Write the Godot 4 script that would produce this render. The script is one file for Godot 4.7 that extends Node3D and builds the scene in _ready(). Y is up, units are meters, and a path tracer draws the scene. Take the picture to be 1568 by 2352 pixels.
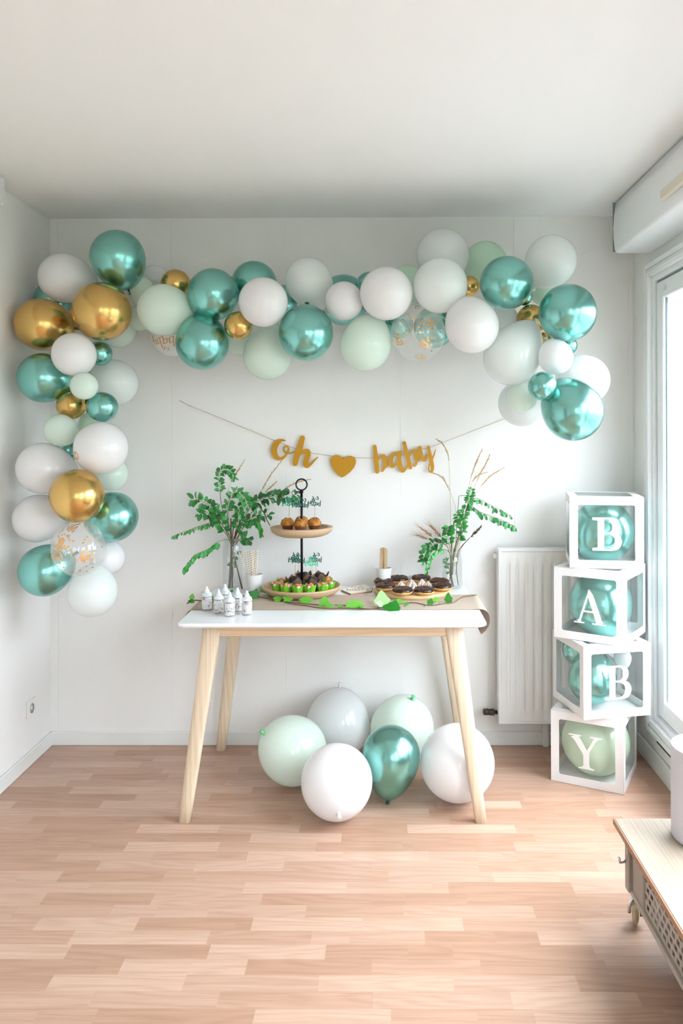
extends Node3D
# A baby-shower corner: balloon garland, dessert table, stacked letter boxes, daylight from glazed doors.

var M := {}
var used := {}
var cache := {}
var rng := RandomNumberGenerator.new()
const ROOM_W := 2.738
const ROOM_H := 2.4825
const ROOM_D := 6.2
const LX := -0.0134
const TABLE_Y := 0.754


func V(x: float, y: float, z: float) -> Vector3:
	return Vector3(x, y, z)


func _ready() -> void:
	rng.seed = 20240611
	camera_and_light()
	make_materials()
	build_room()
	build_windows()
	build_outside()
	build_table()
	build_radiator()
	build_boxes()
	build_cart()
	build_garland()
	build_floor_balloons()
	build_banner()
	build_vases()
	build_stand()
	build_doughnuts()
	build_small_things()
	build_ivy()


# ------------------------------------------------------------------ camera, sky, exposure
func camera_and_light() -> void:
	var cam := Camera3D.new()
	cam.name = "camera"
	var focal := 1818.88
	var near := 0.05
	cam.set_frustum(2352.0 / focal * near, Vector2((784.0 - 863.74) / focal, (991.03 - 1176.0) / focal) * near, near, 200.0)
	cam.transform = Transform3D(Basis.from_euler(Vector3(0.0011, 0.0069, -0.0029)), V(1.5527, 1.4698, 3.7287))
	add_child(cam)
	cam.current = true
	var sky_mat := ProceduralSkyMaterial.new()
	sky_mat.sky_top_color = Color(0.915, 0.96, 1.0)
	sky_mat.sky_horizon_color = Color(0.595, 0.632, 0.675)
	sky_mat.sky_curve = 0.35
	sky_mat.ground_bottom_color = Color(0.62, 0.66, 0.6)
	sky_mat.ground_horizon_color = Color(0.62, 0.635, 0.64)
	sky_mat.sky_energy_multiplier = 1.0
	sky_mat.ground_energy_multiplier = 1.0
	sky_mat.sun_angle_max = 1.0
	var sky := Sky.new()
	sky.sky_material = sky_mat
	var env := Environment.new()
	env.background_mode = Environment.BG_SKY
	env.sky = sky
	env.background_energy_multiplier = 24.0
	env.tonemap_mode = Environment.TONE_MAPPER_LINEAR
	env.tonemap_exposure = 1.0
	env.sdfgi_enabled = true
	env.ssao_enabled = true
	env.ssil_enabled = true
	var we := WorldEnvironment.new()
	we.name = "world_environment"
	we.environment = env
	add_child(we)


# ------------------------------------------------------------------ naming helpers
func numbered(called: String) -> String:
	var k: int = used.get(called, 0)
	used[called] = k + 1
	return called if k == 0 else "%s_%03d" % [called, k]


func tag(o: Node3D, label := "", category := "", group := "", kind := "") -> Node3D:
	if label != "":
		o.set_meta("label", label)
	if category != "":
		o.set_meta("category", category)
	if group != "":
		o.set_meta("group", group)
	if kind != "":
		o.set_meta("kind", kind)
	return o


func thing(called: String, label: String, category: String, at := Vector3.ZERO, group := "") -> Node3D:
	var o := Node3D.new()
	o.name = numbered(called)
	add_child(o)
	o.position = at
	tag(o, label, category, group)
	return o


func part(called: String, mesh: Mesh, mat: Material, parent: Node3D, xf := Transform3D()) -> MeshInstance3D:
	var o := MeshInstance3D.new()
	o.mesh = mesh
	o.material_override = mat
	o.cast_shadow = GeometryInstance3D.SHADOW_CASTING_SETTING_ON
	o.transform = xf
	if parent == self:
		o.name = numbered(called)
		add_child(o)
	else:
		o.name = called
		parent.add_child(o, true)
	return o


func setting(called: String, mesh: Mesh, mat: Material, xf := Transform3D()) -> MeshInstance3D:
	var o := part(called, mesh, mat, self, xf)
	o.set_meta("kind", "structure")
	return o


func setting_root(called: String, at := Vector3.ZERO) -> Node3D:
	var o := Node3D.new()
	o.name = numbered(called)
	add_child(o)
	o.position = at
	o.set_meta("kind", "structure")
	return o


# ------------------------------------------------------------------ materials
func mat(key: String, c: Color, rough := 0.6, metal := 0.0) -> StandardMaterial3D:
	var m := StandardMaterial3D.new()
	m.resource_name = key
	m.albedo_color = c
	m.roughness = rough
	m.metallic = metal
	M[key] = m
	return m


func clear(key: String, c: Color, alpha: float, rough := 0.03) -> StandardMaterial3D:
	var m := mat(key, Color(c.r, c.g, c.b, alpha), rough)
	m.transparency = BaseMaterial3D.TRANSPARENCY_ALPHA
	m.cull_mode = BaseMaterial3D.CULL_DISABLED
	return m


func noise(freq: float, seed_: int, octaves := 4) -> FastNoiseLite:
	var f := FastNoiseLite.new()
	f.noise_type = FastNoiseLite.TYPE_SIMPLEX_SMOOTH
	f.frequency = freq
	f.seed = seed_
	f.fractal_octaves = octaves
	return f


func grain_image(w: int, h: int, rings: float, warp: float, contrast: float, seed_: int) -> Image:
	# long grain along u, tiled in both directions
	var low := noise(0.006, seed_, 2).get_seamless_image(w, h)
	var fine := noise(0.03, seed_ + 7, 4).get_seamless_image(w, h)
	var img := Image.create(w, h, false, Image.FORMAT_RGB8)
	for y in h:
		for x in w:
			var a := low.get_pixel((x / 7) % w, y).r
			var streak := fine.get_pixel((x / 16) % w, (y * 4) % h).r
			var pore := fine.get_pixel((x / 5 + 40) % w, (y * 6 + 90) % h).r
			var ring := 0.5 + 0.5 * sin(TAU * (rings * y / float(h) + warp * a + 0.35 * streak))
			ring = pow(ring, 1.6)
			var v := 1.0 - contrast * (0.30 * ring * (0.4 + 0.9 * pore) + 0.45 * streak + 0.3 * pore)
			img.set_pixel(x, y, Color(v, pow(v, 1.18), pow(v, 1.4)))
	return img


func wood(key: String, c: Color, tex: Texture2D, scale: Vector3, offset: Vector3, rough := 0.45, world := true) -> StandardMaterial3D:
	var m := mat(key, c, rough)
	m.albedo_texture = tex
	m.uv1_triplanar = true
	m.uv1_world_triplanar = world
	m.uv1_triplanar_sharpness = 8.0
	m.uv1_scale = scale
	m.uv1_offset = offset
	return m


func mottled(key: String, a: Color, b: Color, scale: float, seed_: int) -> void:
	var src := noise(0.03, seed_, 4).get_seamless_image(128, 128)
	var img := Image.create(128, 128, false, Image.FORMAT_RGB8)
	for y in 128:
		for x in 128:
			img.set_pixel(x, y, a.lerp(b, smoothstep(0.3, 0.75, src.get_pixel(x, y).r)))
	var m := mat(key, Color.WHITE, 0.7)
	m.albedo_texture = ImageTexture.create_from_image(img)
	m.uv1_triplanar = true
	m.uv1_world_triplanar = true
	m.uv1_scale = Vector3.ONE * scale * 0.25


func relief(m: StandardMaterial3D, tex: Texture2D, depth: float, scale: Vector3) -> void:
	m.heightmap_enabled = true
	m.heightmap_texture = tex
	m.heightmap_scale = depth
	m.uv1_triplanar = true
	m.uv1_world_triplanar = true
	m.uv1_scale = scale


func make_materials() -> void:
	var grain := ImageTexture.create_from_image(grain_image(1024, 512, 7.0, 4.5, 0.17, 11))
	var across := grain_image(512, 256, 9.0, 1.6, 0.17, 23)
	var pine := ImageTexture.create_from_image(across)
	var up_img := across.duplicate()
	up_img.rotate_90(CLOCKWISE)
	var upright := ImageTexture.create_from_image(up_img)
	for tone in 4:
		for shift in 4:
			var c: Color = [Color(0.795, 0.655, 0.575), Color(0.745, 0.595, 0.505), Color(0.825, 0.69, 0.61), Color(0.775, 0.63, 0.545)][tone]
			var fm := wood("floor_%d" % (tone * 4 + shift), c, grain, Vector3(0.9, 2.6, 2.6), Vector3(0.23 * shift + 0.31 * tone, 0.0, 0.29 * shift + 0.17 * tone), 0.32)
			fm.metallic_specular = 0.45
	mat("floor_base", Color(0.45, 0.33, 0.26), 0.8)
	wood("table_wood", Color(0.935, 0.86, 0.755), upright, Vector3(6, 1.1, 6), Vector3.ZERO, 0.5)
	wood("apron_wood", Color(0.92, 0.815, 0.68), pine, Vector3(1.1, 6, 6), Vector3.ZERO, 0.5)
	wood("tray_wood", Color(0.84, 0.72, 0.58), pine, Vector3(2.2, 9, 9), Vector3(0.3, 0.1, 0), 0.6)
	wood("tray_dark", Color(0.72, 0.55, 0.40), pine, Vector3(2.2, 9, 9), Vector3(0.1, 0.5, 0), 0.6)
	wood("board_wood", Color(0.91, 0.77, 0.585), pine, Vector3(3, 12, 12), Vector3(0.7, 0.2, 0), 0.5)
	wood("cart_wood", Color(0.765, 0.705, 0.635), upright, Vector3(7, 1.6, 1.6), Vector3(0.2, 0, 0), 0.55)
	wood("stick_wood", Color(0.89, 0.77, 0.62), upright, Vector3(20, 4, 20), Vector3.ZERO, 0.6)
	mat("cart_edge", Color(0.68, 0.51, 0.40), 0.6)
	mat("cart_post", Color(0.66, 0.62, 0.58), 0.6)
	mat("cart_metal", Color(0.72, 0.68, 0.64), 0.5)
	# plaster, paper, paint
	var weave := ImageTexture.create_from_image(noise(0.05, 5, 3).get_seamless_image(512, 512))
	var wp := mat("wallpaper", Color(0.935, 0.927, 0.912), 0.85)
	relief(wp, weave, 0.05, Vector3(16.0, 2.4, 16.0))
	mat("wall_paint", Color(0.935, 0.928, 0.915), 0.8)
	relief(M["wall_paint"], weave, 0.05, Vector3(6.0, 2.5, 6.0))
	mat("ceiling_paint", Color(0.95, 0.945, 0.935), 0.9)
	mat("trim_paint", Color(0.90, 0.90, 0.885), 0.45)
	mat("frame_paint", Color(0.93, 0.935, 0.935), 0.3)
	mat("gap_dark", Color(0.22, 0.22, 0.2), 0.9)
	mat("seal_grey", Color(0.5, 0.55, 0.57), 0.7)
	mat("cream_plastic", Color(0.87, 0.84, 0.76), 0.5)
	mat("radiator_paint", Color(0.91, 0.905, 0.89), 0.35)
	mat("socket_white", Color(0.92, 0.91, 0.88), 0.4)
	mat("dark_door", Color(0.20, 0.165, 0.14), 0.5)
	mat("valve_brown", Color(0.27, 0.23, 0.2), 0.5, 0.3)
	clear("window_glass", Color(0.9, 1.0, 0.97), 0.03)
	# outside
	mat("concrete", Color(0.60, 0.60, 0.60), 0.8)
	mat("facade", Color(0.93, 0.93, 0.92), 0.8)
	mat("facade_grey", Color(0.10, 0.105, 0.11), 0.6)
	mat("lawn", Color(0.36, 0.41, 0.35), 0.95)
	# latex and chrome balloons
	for pair in [["g", Color(0.52, 0.76, 0.725)], ["o", Color(0.84, 0.69, 0.42)]]:
		var cm := mat("balloon_" + pair[0], pair[1], 0.25, 0.96)
		cm.metallic_specular = 0.5
	for pair in [["w", Color(0.96, 0.952, 0.95), 0.5], ["p", Color(0.95, 0.962, 0.955), 0.75], ["q", Color(0.95, 0.975, 0.96), 0.75], ["m", Color(0.905, 0.975, 0.915), 0.7], ["n", Color(0.79, 0.94, 0.82), 0.8], ["y", Color(0.88, 0.98, 0.85), 0.8]]:
		var lm := mat("balloon_" + pair[0], pair[1], 0.075)
		lm.metallic_specular = 0.55
		lm.backlight_enabled = true
		lm.backlight = Color(pair[2], pair[2], pair[2]).linear_to_srgb()
	clear("balloon_c", Color(0.97, 0.98, 0.97), 0.14, 0.04)
	mat("confetti_gold", Color(0.90, 0.66, 0.22), 0.3, 0.75)
	mat("knot_g", Color(0.10, 0.36, 0.33), 0.35, 0.5)
	mat("knot_o", Color(0.45, 0.35, 0.12), 0.35, 0.5)
	mat("knot_m", Color(0.42, 0.80, 0.55), 0.45)
	mat("knot_w", Color(0.88, 0.87, 0.84), 0.45)
	mat("print_tan", Color(0.86, 0.66, 0.46), 0.5)
	# table things
	mat("gloss_white", Color(0.945, 0.95, 0.955), 0.12)
	var kraft := mat("kraft_paper", Color(0.74, 0.67, 0.60), 0.85)
	relief(kraft, weave, 0.03, Vector3(5, 5, 5))
	mat("black_metal", Color(0.055, 0.055, 0.06), 0.4, 0.4)
	mat("paper_white", Color(0.92, 0.915, 0.90), 0.7)
	mat("card_white", Color(0.93, 0.92, 0.915), 0.55)
	mat("straw_gold", Color(0.85, 0.66, 0.28), 0.4, 0.3)
	var gl := mat("glitter_gold", Color(0.80, 0.575, 0.10), 0.55, 0.25)
	gl.albedo_color = Color(0.745, 0.535, 0.07)
	relief(gl, ImageTexture.create_from_image(noise(0.3, 3, 2).get_seamless_image(256, 256)), 0.02, Vector3(14, 14, 14))
	gl.uv1_world_triplanar = false
	mat("gold_ink", Color(0.80, 0.66, 0.42), 0.4, 0.4)
	mat("twine", Color(0.70, 0.58, 0.42), 0.9)
	mat("nylon", Color(0.93, 0.95, 0.93), 0.3)
	clear("jar_glass", Color(0.55, 0.66, 0.63), 0.055, 0.02)
	clear("bottle_plastic", Color(0.95, 0.96, 0.97), 0.1, 0.03)
	clear("film", Color(0.92, 0.97, 0.95), 0.015, 0.05).metallic_specular = 0.28
	mat("cap_plastic", Color(0.86, 0.88, 0.895), 0.3)
	var nip := mat("nipple_silicone", Color(0.90, 0.92, 0.93), 0.3)
	nip.backlight_enabled = true
	nip.backlight = Color(0.5, 0.5, 0.5)
	mat("pearl_white", Color(0.93, 0.915, 0.91), 0.3)
	mat("pearl_brown", Color(0.74, 0.63, 0.58), 0.35)
	mat("dough", Color(0.88, 0.68, 0.40), 0.6)
	mat("chocolate", Color(0.17, 0.10, 0.085), 0.22)
	mat("choc_crumb", Color(0.37, 0.22, 0.16), 0.6)
	mat("meringue_pale", Color(0.90, 0.85, 0.82), 0.5)
	mat("meringue_cocoa", Color(0.70, 0.58, 0.54), 0.5)
	mottled("muffin_top", Color(0.86, 0.60, 0.22), Color(0.50, 0.25, 0.09), 34.0, 31)
	mat("muffin_case", Color(0.45, 0.25, 0.15), 0.7)
	mat("berry", Color(0.13, 0.09, 0.10), 0.5)
	mat("green_paper", Color(0.44, 0.72, 0.13), 0.6)
	mat("brown_paper", Color(0.43, 0.335, 0.275), 0.7)
	mottled("cake_orange", Color(0.90, 0.62, 0.40), Color(0.62, 0.28, 0.13), 60.0, 32)
	mottled("cake_choc", Color(0.24, 0.165, 0.16), Color(0.09, 0.06, 0.06), 60.0, 33)
	mat("paper_pink", Color(0.90, 0.80, 0.78), 0.7)
	mat("topper_d", Color(0.03, 0.36, 0.29), 0.3, 0.55)
	mat("topper_g", Color(0.10, 0.62, 0.46), 0.3, 0.5)
	mat("topper_l", Color(0.35, 0.86, 0.68), 0.25, 0.5)
	# plants
	for trio in [["b0", Color(0.094, 0.442, 0.137)], ["b1", Color(0.137, 0.534, 0.177)], ["d0", Color(0.065, 0.372, 0.121)], ["d1", Color(0.101, 0.453, 0.146)], ["h0", Color(0.187, 0.604, 0.202)], ["h1", Color(0.144, 0.543, 0.177)],
			["p0", Color(0.259, 0.614, 0.290)], ["p1", Color(0.180, 0.553, 0.242)], ["x0", Color(0.24, 0.60, 0.32)], ["x1", Color(0.18, 0.52, 0.26)], ["i0", Color(0.380, 0.670, 0.190)], ["i1", Color(0.090, 0.440, 0.080)], ["i2", Color(0.660, 0.860, 0.560)]]:
		var lf := mat("leaf_" + trio[0], trio[1], 0.35)
		lf.backlight_enabled = true
		lf.backlight = Color(0.38, 0.38, 0.38)
	mat("stem_green", Color(0.36, 0.47, 0.24), 0.7)
	mat("stem_brown", Color(0.43, 0.30, 0.21), 0.8)
	mat("dry_grass", Color(0.78, 0.66, 0.48), 0.85)
	mat("wheat", Color(0.66, 0.52, 0.38), 0.85)
	mat("seed_dark", Color(0.36, 0.29, 0.21), 0.85)
	mat("chrome", Color(0.85, 0.85, 0.88), 0.12, 1.0)
	mat("wheel_amber", Color(0.72, 0.66, 0.52), 0.25)
	mat("bin_white", Color(0.85, 0.84, 0.86), 0.45)
	mat("liner", Color(0.90, 0.91, 0.95), 0.4)


# ------------------------------------------------------------------ mesh builders (points listed counter-clockwise as seen from outside)
class Mesher:
	var st := SurfaceTool.new()
	var step := 0.000004   # overlapping strokes lie this much above one another
	var laid := 0

	func _init() -> void:
		st.begin(Mesh.PRIMITIVE_TRIANGLES)

	func smooth(g: int) -> void:
		st.set_smooth_group(g)

	func flat() -> void:
		st.set_smooth_group(-1)

	func tri(a: Vector3, b: Vector3, c: Vector3) -> void:
		st.add_vertex(a)
		st.add_vertex(c)
		st.add_vertex(b)

	func quad(a: Vector3, b: Vector3, c: Vector3, d: Vector3) -> void:
		tri(a, b, c)
		tri(a, c, d)

	func done() -> ArrayMesh:
		st.generate_normals()
		return st.commit()

	# revolve (radius, height) about y; the profile runs upward along the outside
	func lathe(profile: Array, seg := 32, xf := Transform3D()) -> void:
		for i in profile.size() - 1:
			var p: Vector2 = profile[i]
			var q: Vector2 = profile[i + 1]
			if p.distance_to(q) < 1e-7:
				continue
			for k in seg:
				var a0 := TAU * k / seg
				var a1 := TAU * ((k + 1) % seg) / seg
				var p0 := xf * Vector3(p.x * cos(a0), p.y, p.x * sin(a0))
				var p1 := xf * Vector3(p.x * cos(a1), p.y, p.x * sin(a1))
				var q0 := xf * Vector3(q.x * cos(a0), q.y, q.x * sin(a0))
				var q1 := xf * Vector3(q.x * cos(a1), q.y, q.x * sin(a1))
				if p.x > 1e-6:
					tri(p0, q1, p1)
				if q.x > 1e-6:
					tri(p0, q0, q1)

	# stack of closed outlines (counter-clockwise seen from above), capped
	func loft(rings: Array, caps := true) -> void:
		for i in rings.size() - 1:
			var a: PackedVector3Array = rings[i]
			var b: PackedVector3Array = rings[i + 1]
			var n := a.size()
			for k in n:
				var j := (k + 1) % n
				quad(a[k], a[j], b[j], b[k])
		if caps:
			var lo: PackedVector3Array = rings[0]
			var hi: PackedVector3Array = rings[rings.size() - 1]
			for k in range(1, lo.size() - 1):
				tri(lo[0], lo[k + 1], lo[k])
				tri(hi[0], hi[k], hi[k + 1])

	static func outline(hx: float, hz: float, c: float, y: float, at := Vector3.ZERO, round_ := 1) -> PackedVector3Array:
		var r := PackedVector3Array()
		var corners := [Vector2(hx - c, -(hz - c)), Vector2(-(hx - c), -(hz - c)), Vector2(-(hx - c), hz - c), Vector2(hx - c, hz - c)]
		for k in 4:
			for s in round_ + 1:
				var a: float = PI / 2 * (k + float(s) / round_)
				r.append(at + Vector3(corners[k].x + c * cos(a), y, corners[k].y - c * sin(a)))
		return r

	# chamfered block
	func block(lo: Vector3, hi: Vector3, c := 0.002) -> void:
		var h := (hi - lo) / 2
		var m := (hi + lo) / 2
		c = minf(c, minf(h.x, minf(h.y, h.z)) * 0.6)
		var mid := Vector3(m.x, 0, m.z)
		loft([outline(h.x - c, h.z - c, c * 0.5, lo.y, mid), outline(h.x, h.z, c, lo.y + c, mid), outline(h.x, h.z, c, hi.y - c, mid), outline(h.x - c, h.z - c, c * 0.5, hi.y, mid)])

	# round bar along a path, radii per point
	func tube(path: Array, radii: Array, seg := 8, caps := true) -> void:
		var n := path.size()
		var rings := []
		var side := Vector3.ZERO
		for i in n:
			var t: Vector3
			if i == 0:
				t = path[1] - path[0]
			elif i == n - 1:
				t = path[i] - path[i - 1]
			else:
				t = (path[i + 1] - path[i]).normalized() + (path[i] - path[i - 1]).normalized()
			t = t.normalized()
			if side == Vector3.ZERO:
				side = t.cross(Vector3.UP if absf(t.y) < 0.9 else Vector3.RIGHT).normalized()
			side = (side - t * side.dot(t)).normalized()
			var other := t.cross(side)
			var ring := PackedVector3Array()
			for k in seg:
				var a := TAU * k / seg
				ring.append(path[i] + (side * cos(a) + other * sin(a)) * radii[mini(i, radii.size() - 1)])
			rings.append(ring)
		for i in n - 1:
			for k in seg:
				var j := (k + 1) % seg
				quad(rings[i][k], rings[i][j], rings[i + 1][j], rings[i + 1][k])
		if caps:
			for k in range(1, seg - 1):
				tri(rings[0][0], rings[0][k + 1], rings[0][k])
				tri(rings[n - 1][0], rings[n - 1][k], rings[n - 1][k + 1])

	# brush stroke cut from a sheet: points hold (x, y, width); thick in z; onto wraps it round something
	func stroke(pts: Array, thick: float, onto: Variant = null, sub := 5, ends := true) -> void:
		var fine := []
		var n := pts.size()
		for i in n - 1:
			var p0: Vector3 = pts[maxi(i - 1, 0)]
			var p1: Vector3 = pts[i]
			var p2: Vector3 = pts[i + 1]
			var p3: Vector3 = pts[mini(i + 2, n - 1)]
			for s in sub:
				fine.append(p1.cubic_interpolate(p2, p0, p3, float(s) / sub))
		fine.append(pts[n - 1])
		var L := []
		var R := []
		for i in fine.size():
			var d: Vector3 = fine[mini(i + 1, fine.size() - 1)] - fine[maxi(i - 1, 0)]
			var dir := Vector2(d.x, d.y).normalized()
			var nrm := Vector2(-dir.y, dir.x) * maxf(fine[i].z, 0.0003) * 0.5
			L.append(Vector2(fine[i].x, fine[i].y) + nrm)
			R.append(Vector2(fine[i].x, fine[i].y) - nrm)
		if ends:
			for e in 2:
				var c2: Vector3 = fine[0] if e == 0 else fine[fine.size() - 1]
				var from: Vector2 = (L[0] if e == 0 else R[R.size() - 1]) - Vector2(c2.x, c2.y)
				var loop := []
				for s in 7:
					loop.append(Vector2(c2.x, c2.y) + from.rotated(PI * s / 6.0))
				laid += 1
				fan(Vector2(c2.x, c2.y), loop, thick + laid * step, onto)
		var base := thick
		for i in fine.size() - 1:
			laid += 1
			thick = base + laid * step
			var fr := [lift(R[i], thick / 2, onto), lift(R[i + 1], thick / 2, onto), lift(L[i + 1], thick / 2, onto), lift(L[i], thick / 2, onto)]
			var bk := [lift(R[i], -thick / 2, onto), lift(R[i + 1], -thick / 2, onto), lift(L[i + 1], -thick / 2, onto), lift(L[i], -thick / 2, onto)]
			quad(fr[0], fr[1], fr[2], fr[3])
			quad(bk[3], bk[2], bk[1], bk[0])
			quad(fr[0], bk[0], bk[1], fr[1])
			quad(fr[2], bk[2], bk[3], fr[3])

	func lift(p: Vector2, z: float, onto: Variant) -> Vector3:
		if onto == null:
			return Vector3(p.x, p.y, z)
		return onto.call(Vector3(p.x, p.y, z))

	func fan(c: Vector2, loop: Array, thick: float, onto: Variant) -> void:
		for s in loop.size() - 1:
			tri(lift(c, thick / 2, onto), lift(loop[s], thick / 2, onto), lift(loop[s + 1], thick / 2, onto))
			tri(lift(c, -thick / 2, onto), lift(loop[s + 1], -thick / 2, onto), lift(loop[s], -thick / 2, onto))
			quad(lift(loop[s], -thick / 2, onto), lift(loop[s + 1], -thick / 2, onto), lift(loop[s + 1], thick / 2, onto), lift(loop[s], thick / 2, onto))

	# flat cut-out from any simple outline (x, y), counter-clockwise
	func cutout(poly: PackedVector2Array, thick: float) -> void:
		if not Geometry2D.is_polygon_clockwise(poly):
			pass
		else:
			poly.reverse()
		var idx := Geometry2D.triangulate_polygon(poly)
		for t in range(0, idx.size(), 3):
			var a := poly[idx[t]]
			var b := poly[idx[t + 1]]
			var c := poly[idx[t + 2]]
			if (b - a).cross(c - a) < 0:
				var s := b
				b = c
				c = s
			tri(Vector3(a.x, a.y, thick / 2), Vector3(b.x, b.y, thick / 2), Vector3(c.x, c.y, thick / 2))
			tri(Vector3(a.x, a.y, -thick / 2), Vector3(c.x, c.y, -thick / 2), Vector3(b.x, b.y, -thick / 2))
		for i in poly.size():
			var p := poly[i]
			var q := poly[(i + 1) % poly.size()]
			quad(Vector3(p.x, p.y, -thick / 2), Vector3(q.x, q.y, -thick / 2), Vector3(q.x, q.y, thick / 2), Vector3(p.x, p.y, thick / 2))


func box(lo: Vector3, hi: Vector3, c := 0.002) -> ArrayMesh:
	var m := Mesher.new()
	m.flat()
	m.block(lo, hi, c)
	return m.done()


func turned(profiles: Array, seg := 32) -> ArrayMesh:
	# each profile in the list is smooth in itself and meets the next at a hard edge
	var m := Mesher.new()
	for i in profiles.size():
		m.smooth(i)
		m.lathe(profiles[i], seg)
	return m.done()


func bar(path: Array, radii: Array, seg := 8) -> ArrayMesh:
	var m := Mesher.new()
	m.smooth(0)
	m.tube(path, radii, seg)
	return m.done()


func curve(pts: Array, step: int) -> Array:
	var out := []
	for i in pts.size() - 1:
		var p0: Vector3 = pts[maxi(i - 1, 0)]
		var p3: Vector3 = pts[mini(i + 2, pts.size() - 1)]
		for s in step:
			out.append(pts[i].cubic_interpolate(pts[i + 1], p0, p3, float(s) / step))
	out.append(pts[pts.size() - 1])
	return out


func taper(n: int, a: float, b: float) -> Array:
	var out := []
	for i in n:
		out.append(lerpf(a, b, float(i) / maxi(n - 1, 1)))
	return out


func aim(dir: Vector3, up: Vector3) -> Basis:
	# x along dir, y near up
	var x := dir.normalized()
	var y := up - x * up.dot(x)
	if y.length() < 1e-4:
		y = Vector3.RIGHT - x * x.x
	y = y.normalized()
	return Basis(x, y, x.cross(y))


func tip_to(dir: Vector3) -> Basis:
	# y along dir
	var y := dir.normalized()
	var x := y.cross(Vector3.BACK if absf(y.z) < 0.9 else Vector3.RIGHT).normalized()
	return Basis(x, y, x.cross(y))


# ------------------------------------------------------------------ the room
func build_room() -> void:
	# floor: base, then laminate strips laid in rows along the back wall
	var floor_ := setting_root("floor")
	part("floor_base", box(V(LX - 0.2, -0.2, -0.2), V(ROOM_W + 0.2, -0.008, ROOM_D + 0.2), 0.0), M["floor_base"], floor_)
	var row_h := 0.0633
	var rows := 28
	for row in rows:
		var x := LX
		var first := true
		while x < ROOM_W - 0.001:
			var length: float = [0.33, 0.345, 0.36, 0.33, 0.40, 0.30][rng.randi() % 6]
			if first:
				length *= rng.randf_range(0.2, 1.0)
				first = false
			var end := minf(x + length, ROOM_W)
			if ROOM_W - end < 0.05:
				end = ROOM_W
			length = snappedf(end - x, 0.001)
			var key := "plank_%d" % roundi(length * 1000)
			if not cache.has(key):
				cache[key] = box(V(0.00004, -0.008, 0.00004), V(length - 0.00004, 0, row_h - 0.00004), 0.00016)
			part("plank", cache[key], M["floor_%d" % (rng.randi() % 16)], floor_, Transform3D(Basis(), V(x, 0, row * row_h)))
			x = end
	var rest := Mesher.new()
	rest.flat()
	var zr := rows * row_h
	while zr < ROOM_D:
		var xr := LX - rng.randf() * 0.3
		while xr < ROOM_W:
			rest.block(V(maxf(xr, LX), -0.008, zr), V(minf(xr + 0.35, ROOM_W), 0, minf(zr + row_h, ROOM_D) - 0.0002), 0.0004)
			xr += 0.3502
		zr += row_h
	tag(part("planks_behind_view", rest.done(), M["floor_1"], floor_), "", "", "", "stuff")
	# back wall with its wallpaper strips
	var wb := setting_root("wall_back")
	part("wall_core", box(V(LX - 0.2, -0.2, -0.2), V(ROOM_W + 0.2, ROOM_H + 0.2, -0.002), 0.0), M["wall_paint"], wb)
	var cuts := [LX, 0.025, 0.563, 1.101, 1.641, 2.176, 2.714, ROOM_W]
	for i in cuts.size() - 1:
		part("wallpaper_strip", box(V(cuts[i] + 0.0003, 0.0, -0.002), V(cuts[i + 1] - 0.0003, ROOM_H, 0.0), 0.0003), M["wallpaper"], wb)
	# side wall with a dark doorway behind the camera
	var wl := setting_root("wall_left")
	part("wall_panel", box(V(LX - 0.2, -0.2, -0.2), V(LX, ROOM_H + 0.2, 2.75), 0.0), M["wall_paint"], wl)
	part("wall_panel", box(V(LX - 0.2, 2.06, 2.75), V(LX, ROOM_H + 0.2, 3.65), 0.0), M["wall_paint"], wl)
	part("wall_panel", box(V(LX - 0.2, -0.2, 3.65), V(LX, ROOM_H + 0.2, ROOM_D + 0.2), 0.0), M["wall_paint"], wl)
	var dr := setting_root("door_1")
	part("door_leaf", box(V(LX - 0.16, 0.005, 2.76), V(LX - 0.12, 2.05, 3.64), 0.002), M["dark_door"], dr)
	var wq := setting_root("wall_rear")
	for p in [[LX - 0.2, 1.86, -0.2, ROOM_H + 0.2], [2.6, ROOM_W + 0.2, -0.2, ROOM_H + 0.2], [1.86, 2.6, -0.2, 0.75], [1.86, 2.6, 2.25, ROOM_H + 0.2]]:
		part("wall_panel", box(V(p[0], p[2], ROOM_D), V(p[1], p[3], ROOM_D + 0.2), 0.0), M["wall_paint"], wq)
	var w3 := setting_root("window_3")
	for p in [[2.52, 2.6, 0.75, 2.25], [1.86, 1.94, 0.75, 2.25], [1.94, 2.52, 0.75, 0.83], [1.94, 2.52, 2.17, 2.25]]:
		part("frame_bar", box(V(p[0], p[2], ROOM_D - 0.01), V(p[1], p[3], ROOM_D + 0.06), 0.003), M["frame_paint"], w3)
	for p in [1.935]:
		part("glass_pane", box(V(p, 0.82, ROOM_D + 0.02), V(p + 0.59, 2.18, ROOM_D + 0.024), 0.0), M["window_glass"], w3)
	setting("ceiling", box(V(LX - 0.2, ROOM_H, -0.2), V(ROOM_W + 0.2, ROOM_H + 0.2, ROOM_D + 0.2), 0.0), M["ceiling_paint"])
	# window wall: pieces round two openings
	var wr := setting_root("wall_right")
	for p in [[-0.2, 2.7, -0.2, 0.16], [-0.2, 2.7, 2.205, ROOM_H + 0.2], [-0.2, 0.23, 0.16, 2.205], [2.25, 2.75, 0.16, 2.205], [4.75, ROOM_D + 0.2, 0.16, 2.205], [2.7, ROOM_D + 0.2, -0.2, 0.16], [2.7, ROOM_D + 0.2, 2.205, ROOM_H + 0.2]]:
		part("wall_panel", box(V(ROOM_W, p[2], p[0]), V(ROOM_W + 0.2, p[3], p[1]), 0.0), M["wall_paint"], wr)
	# baseboards
	setting("baseboard_back", box(V(LX, 0.0, 0.0), V(ROOM_W, 0.064, 0.012), 0.003), M["trim_paint"])
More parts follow.
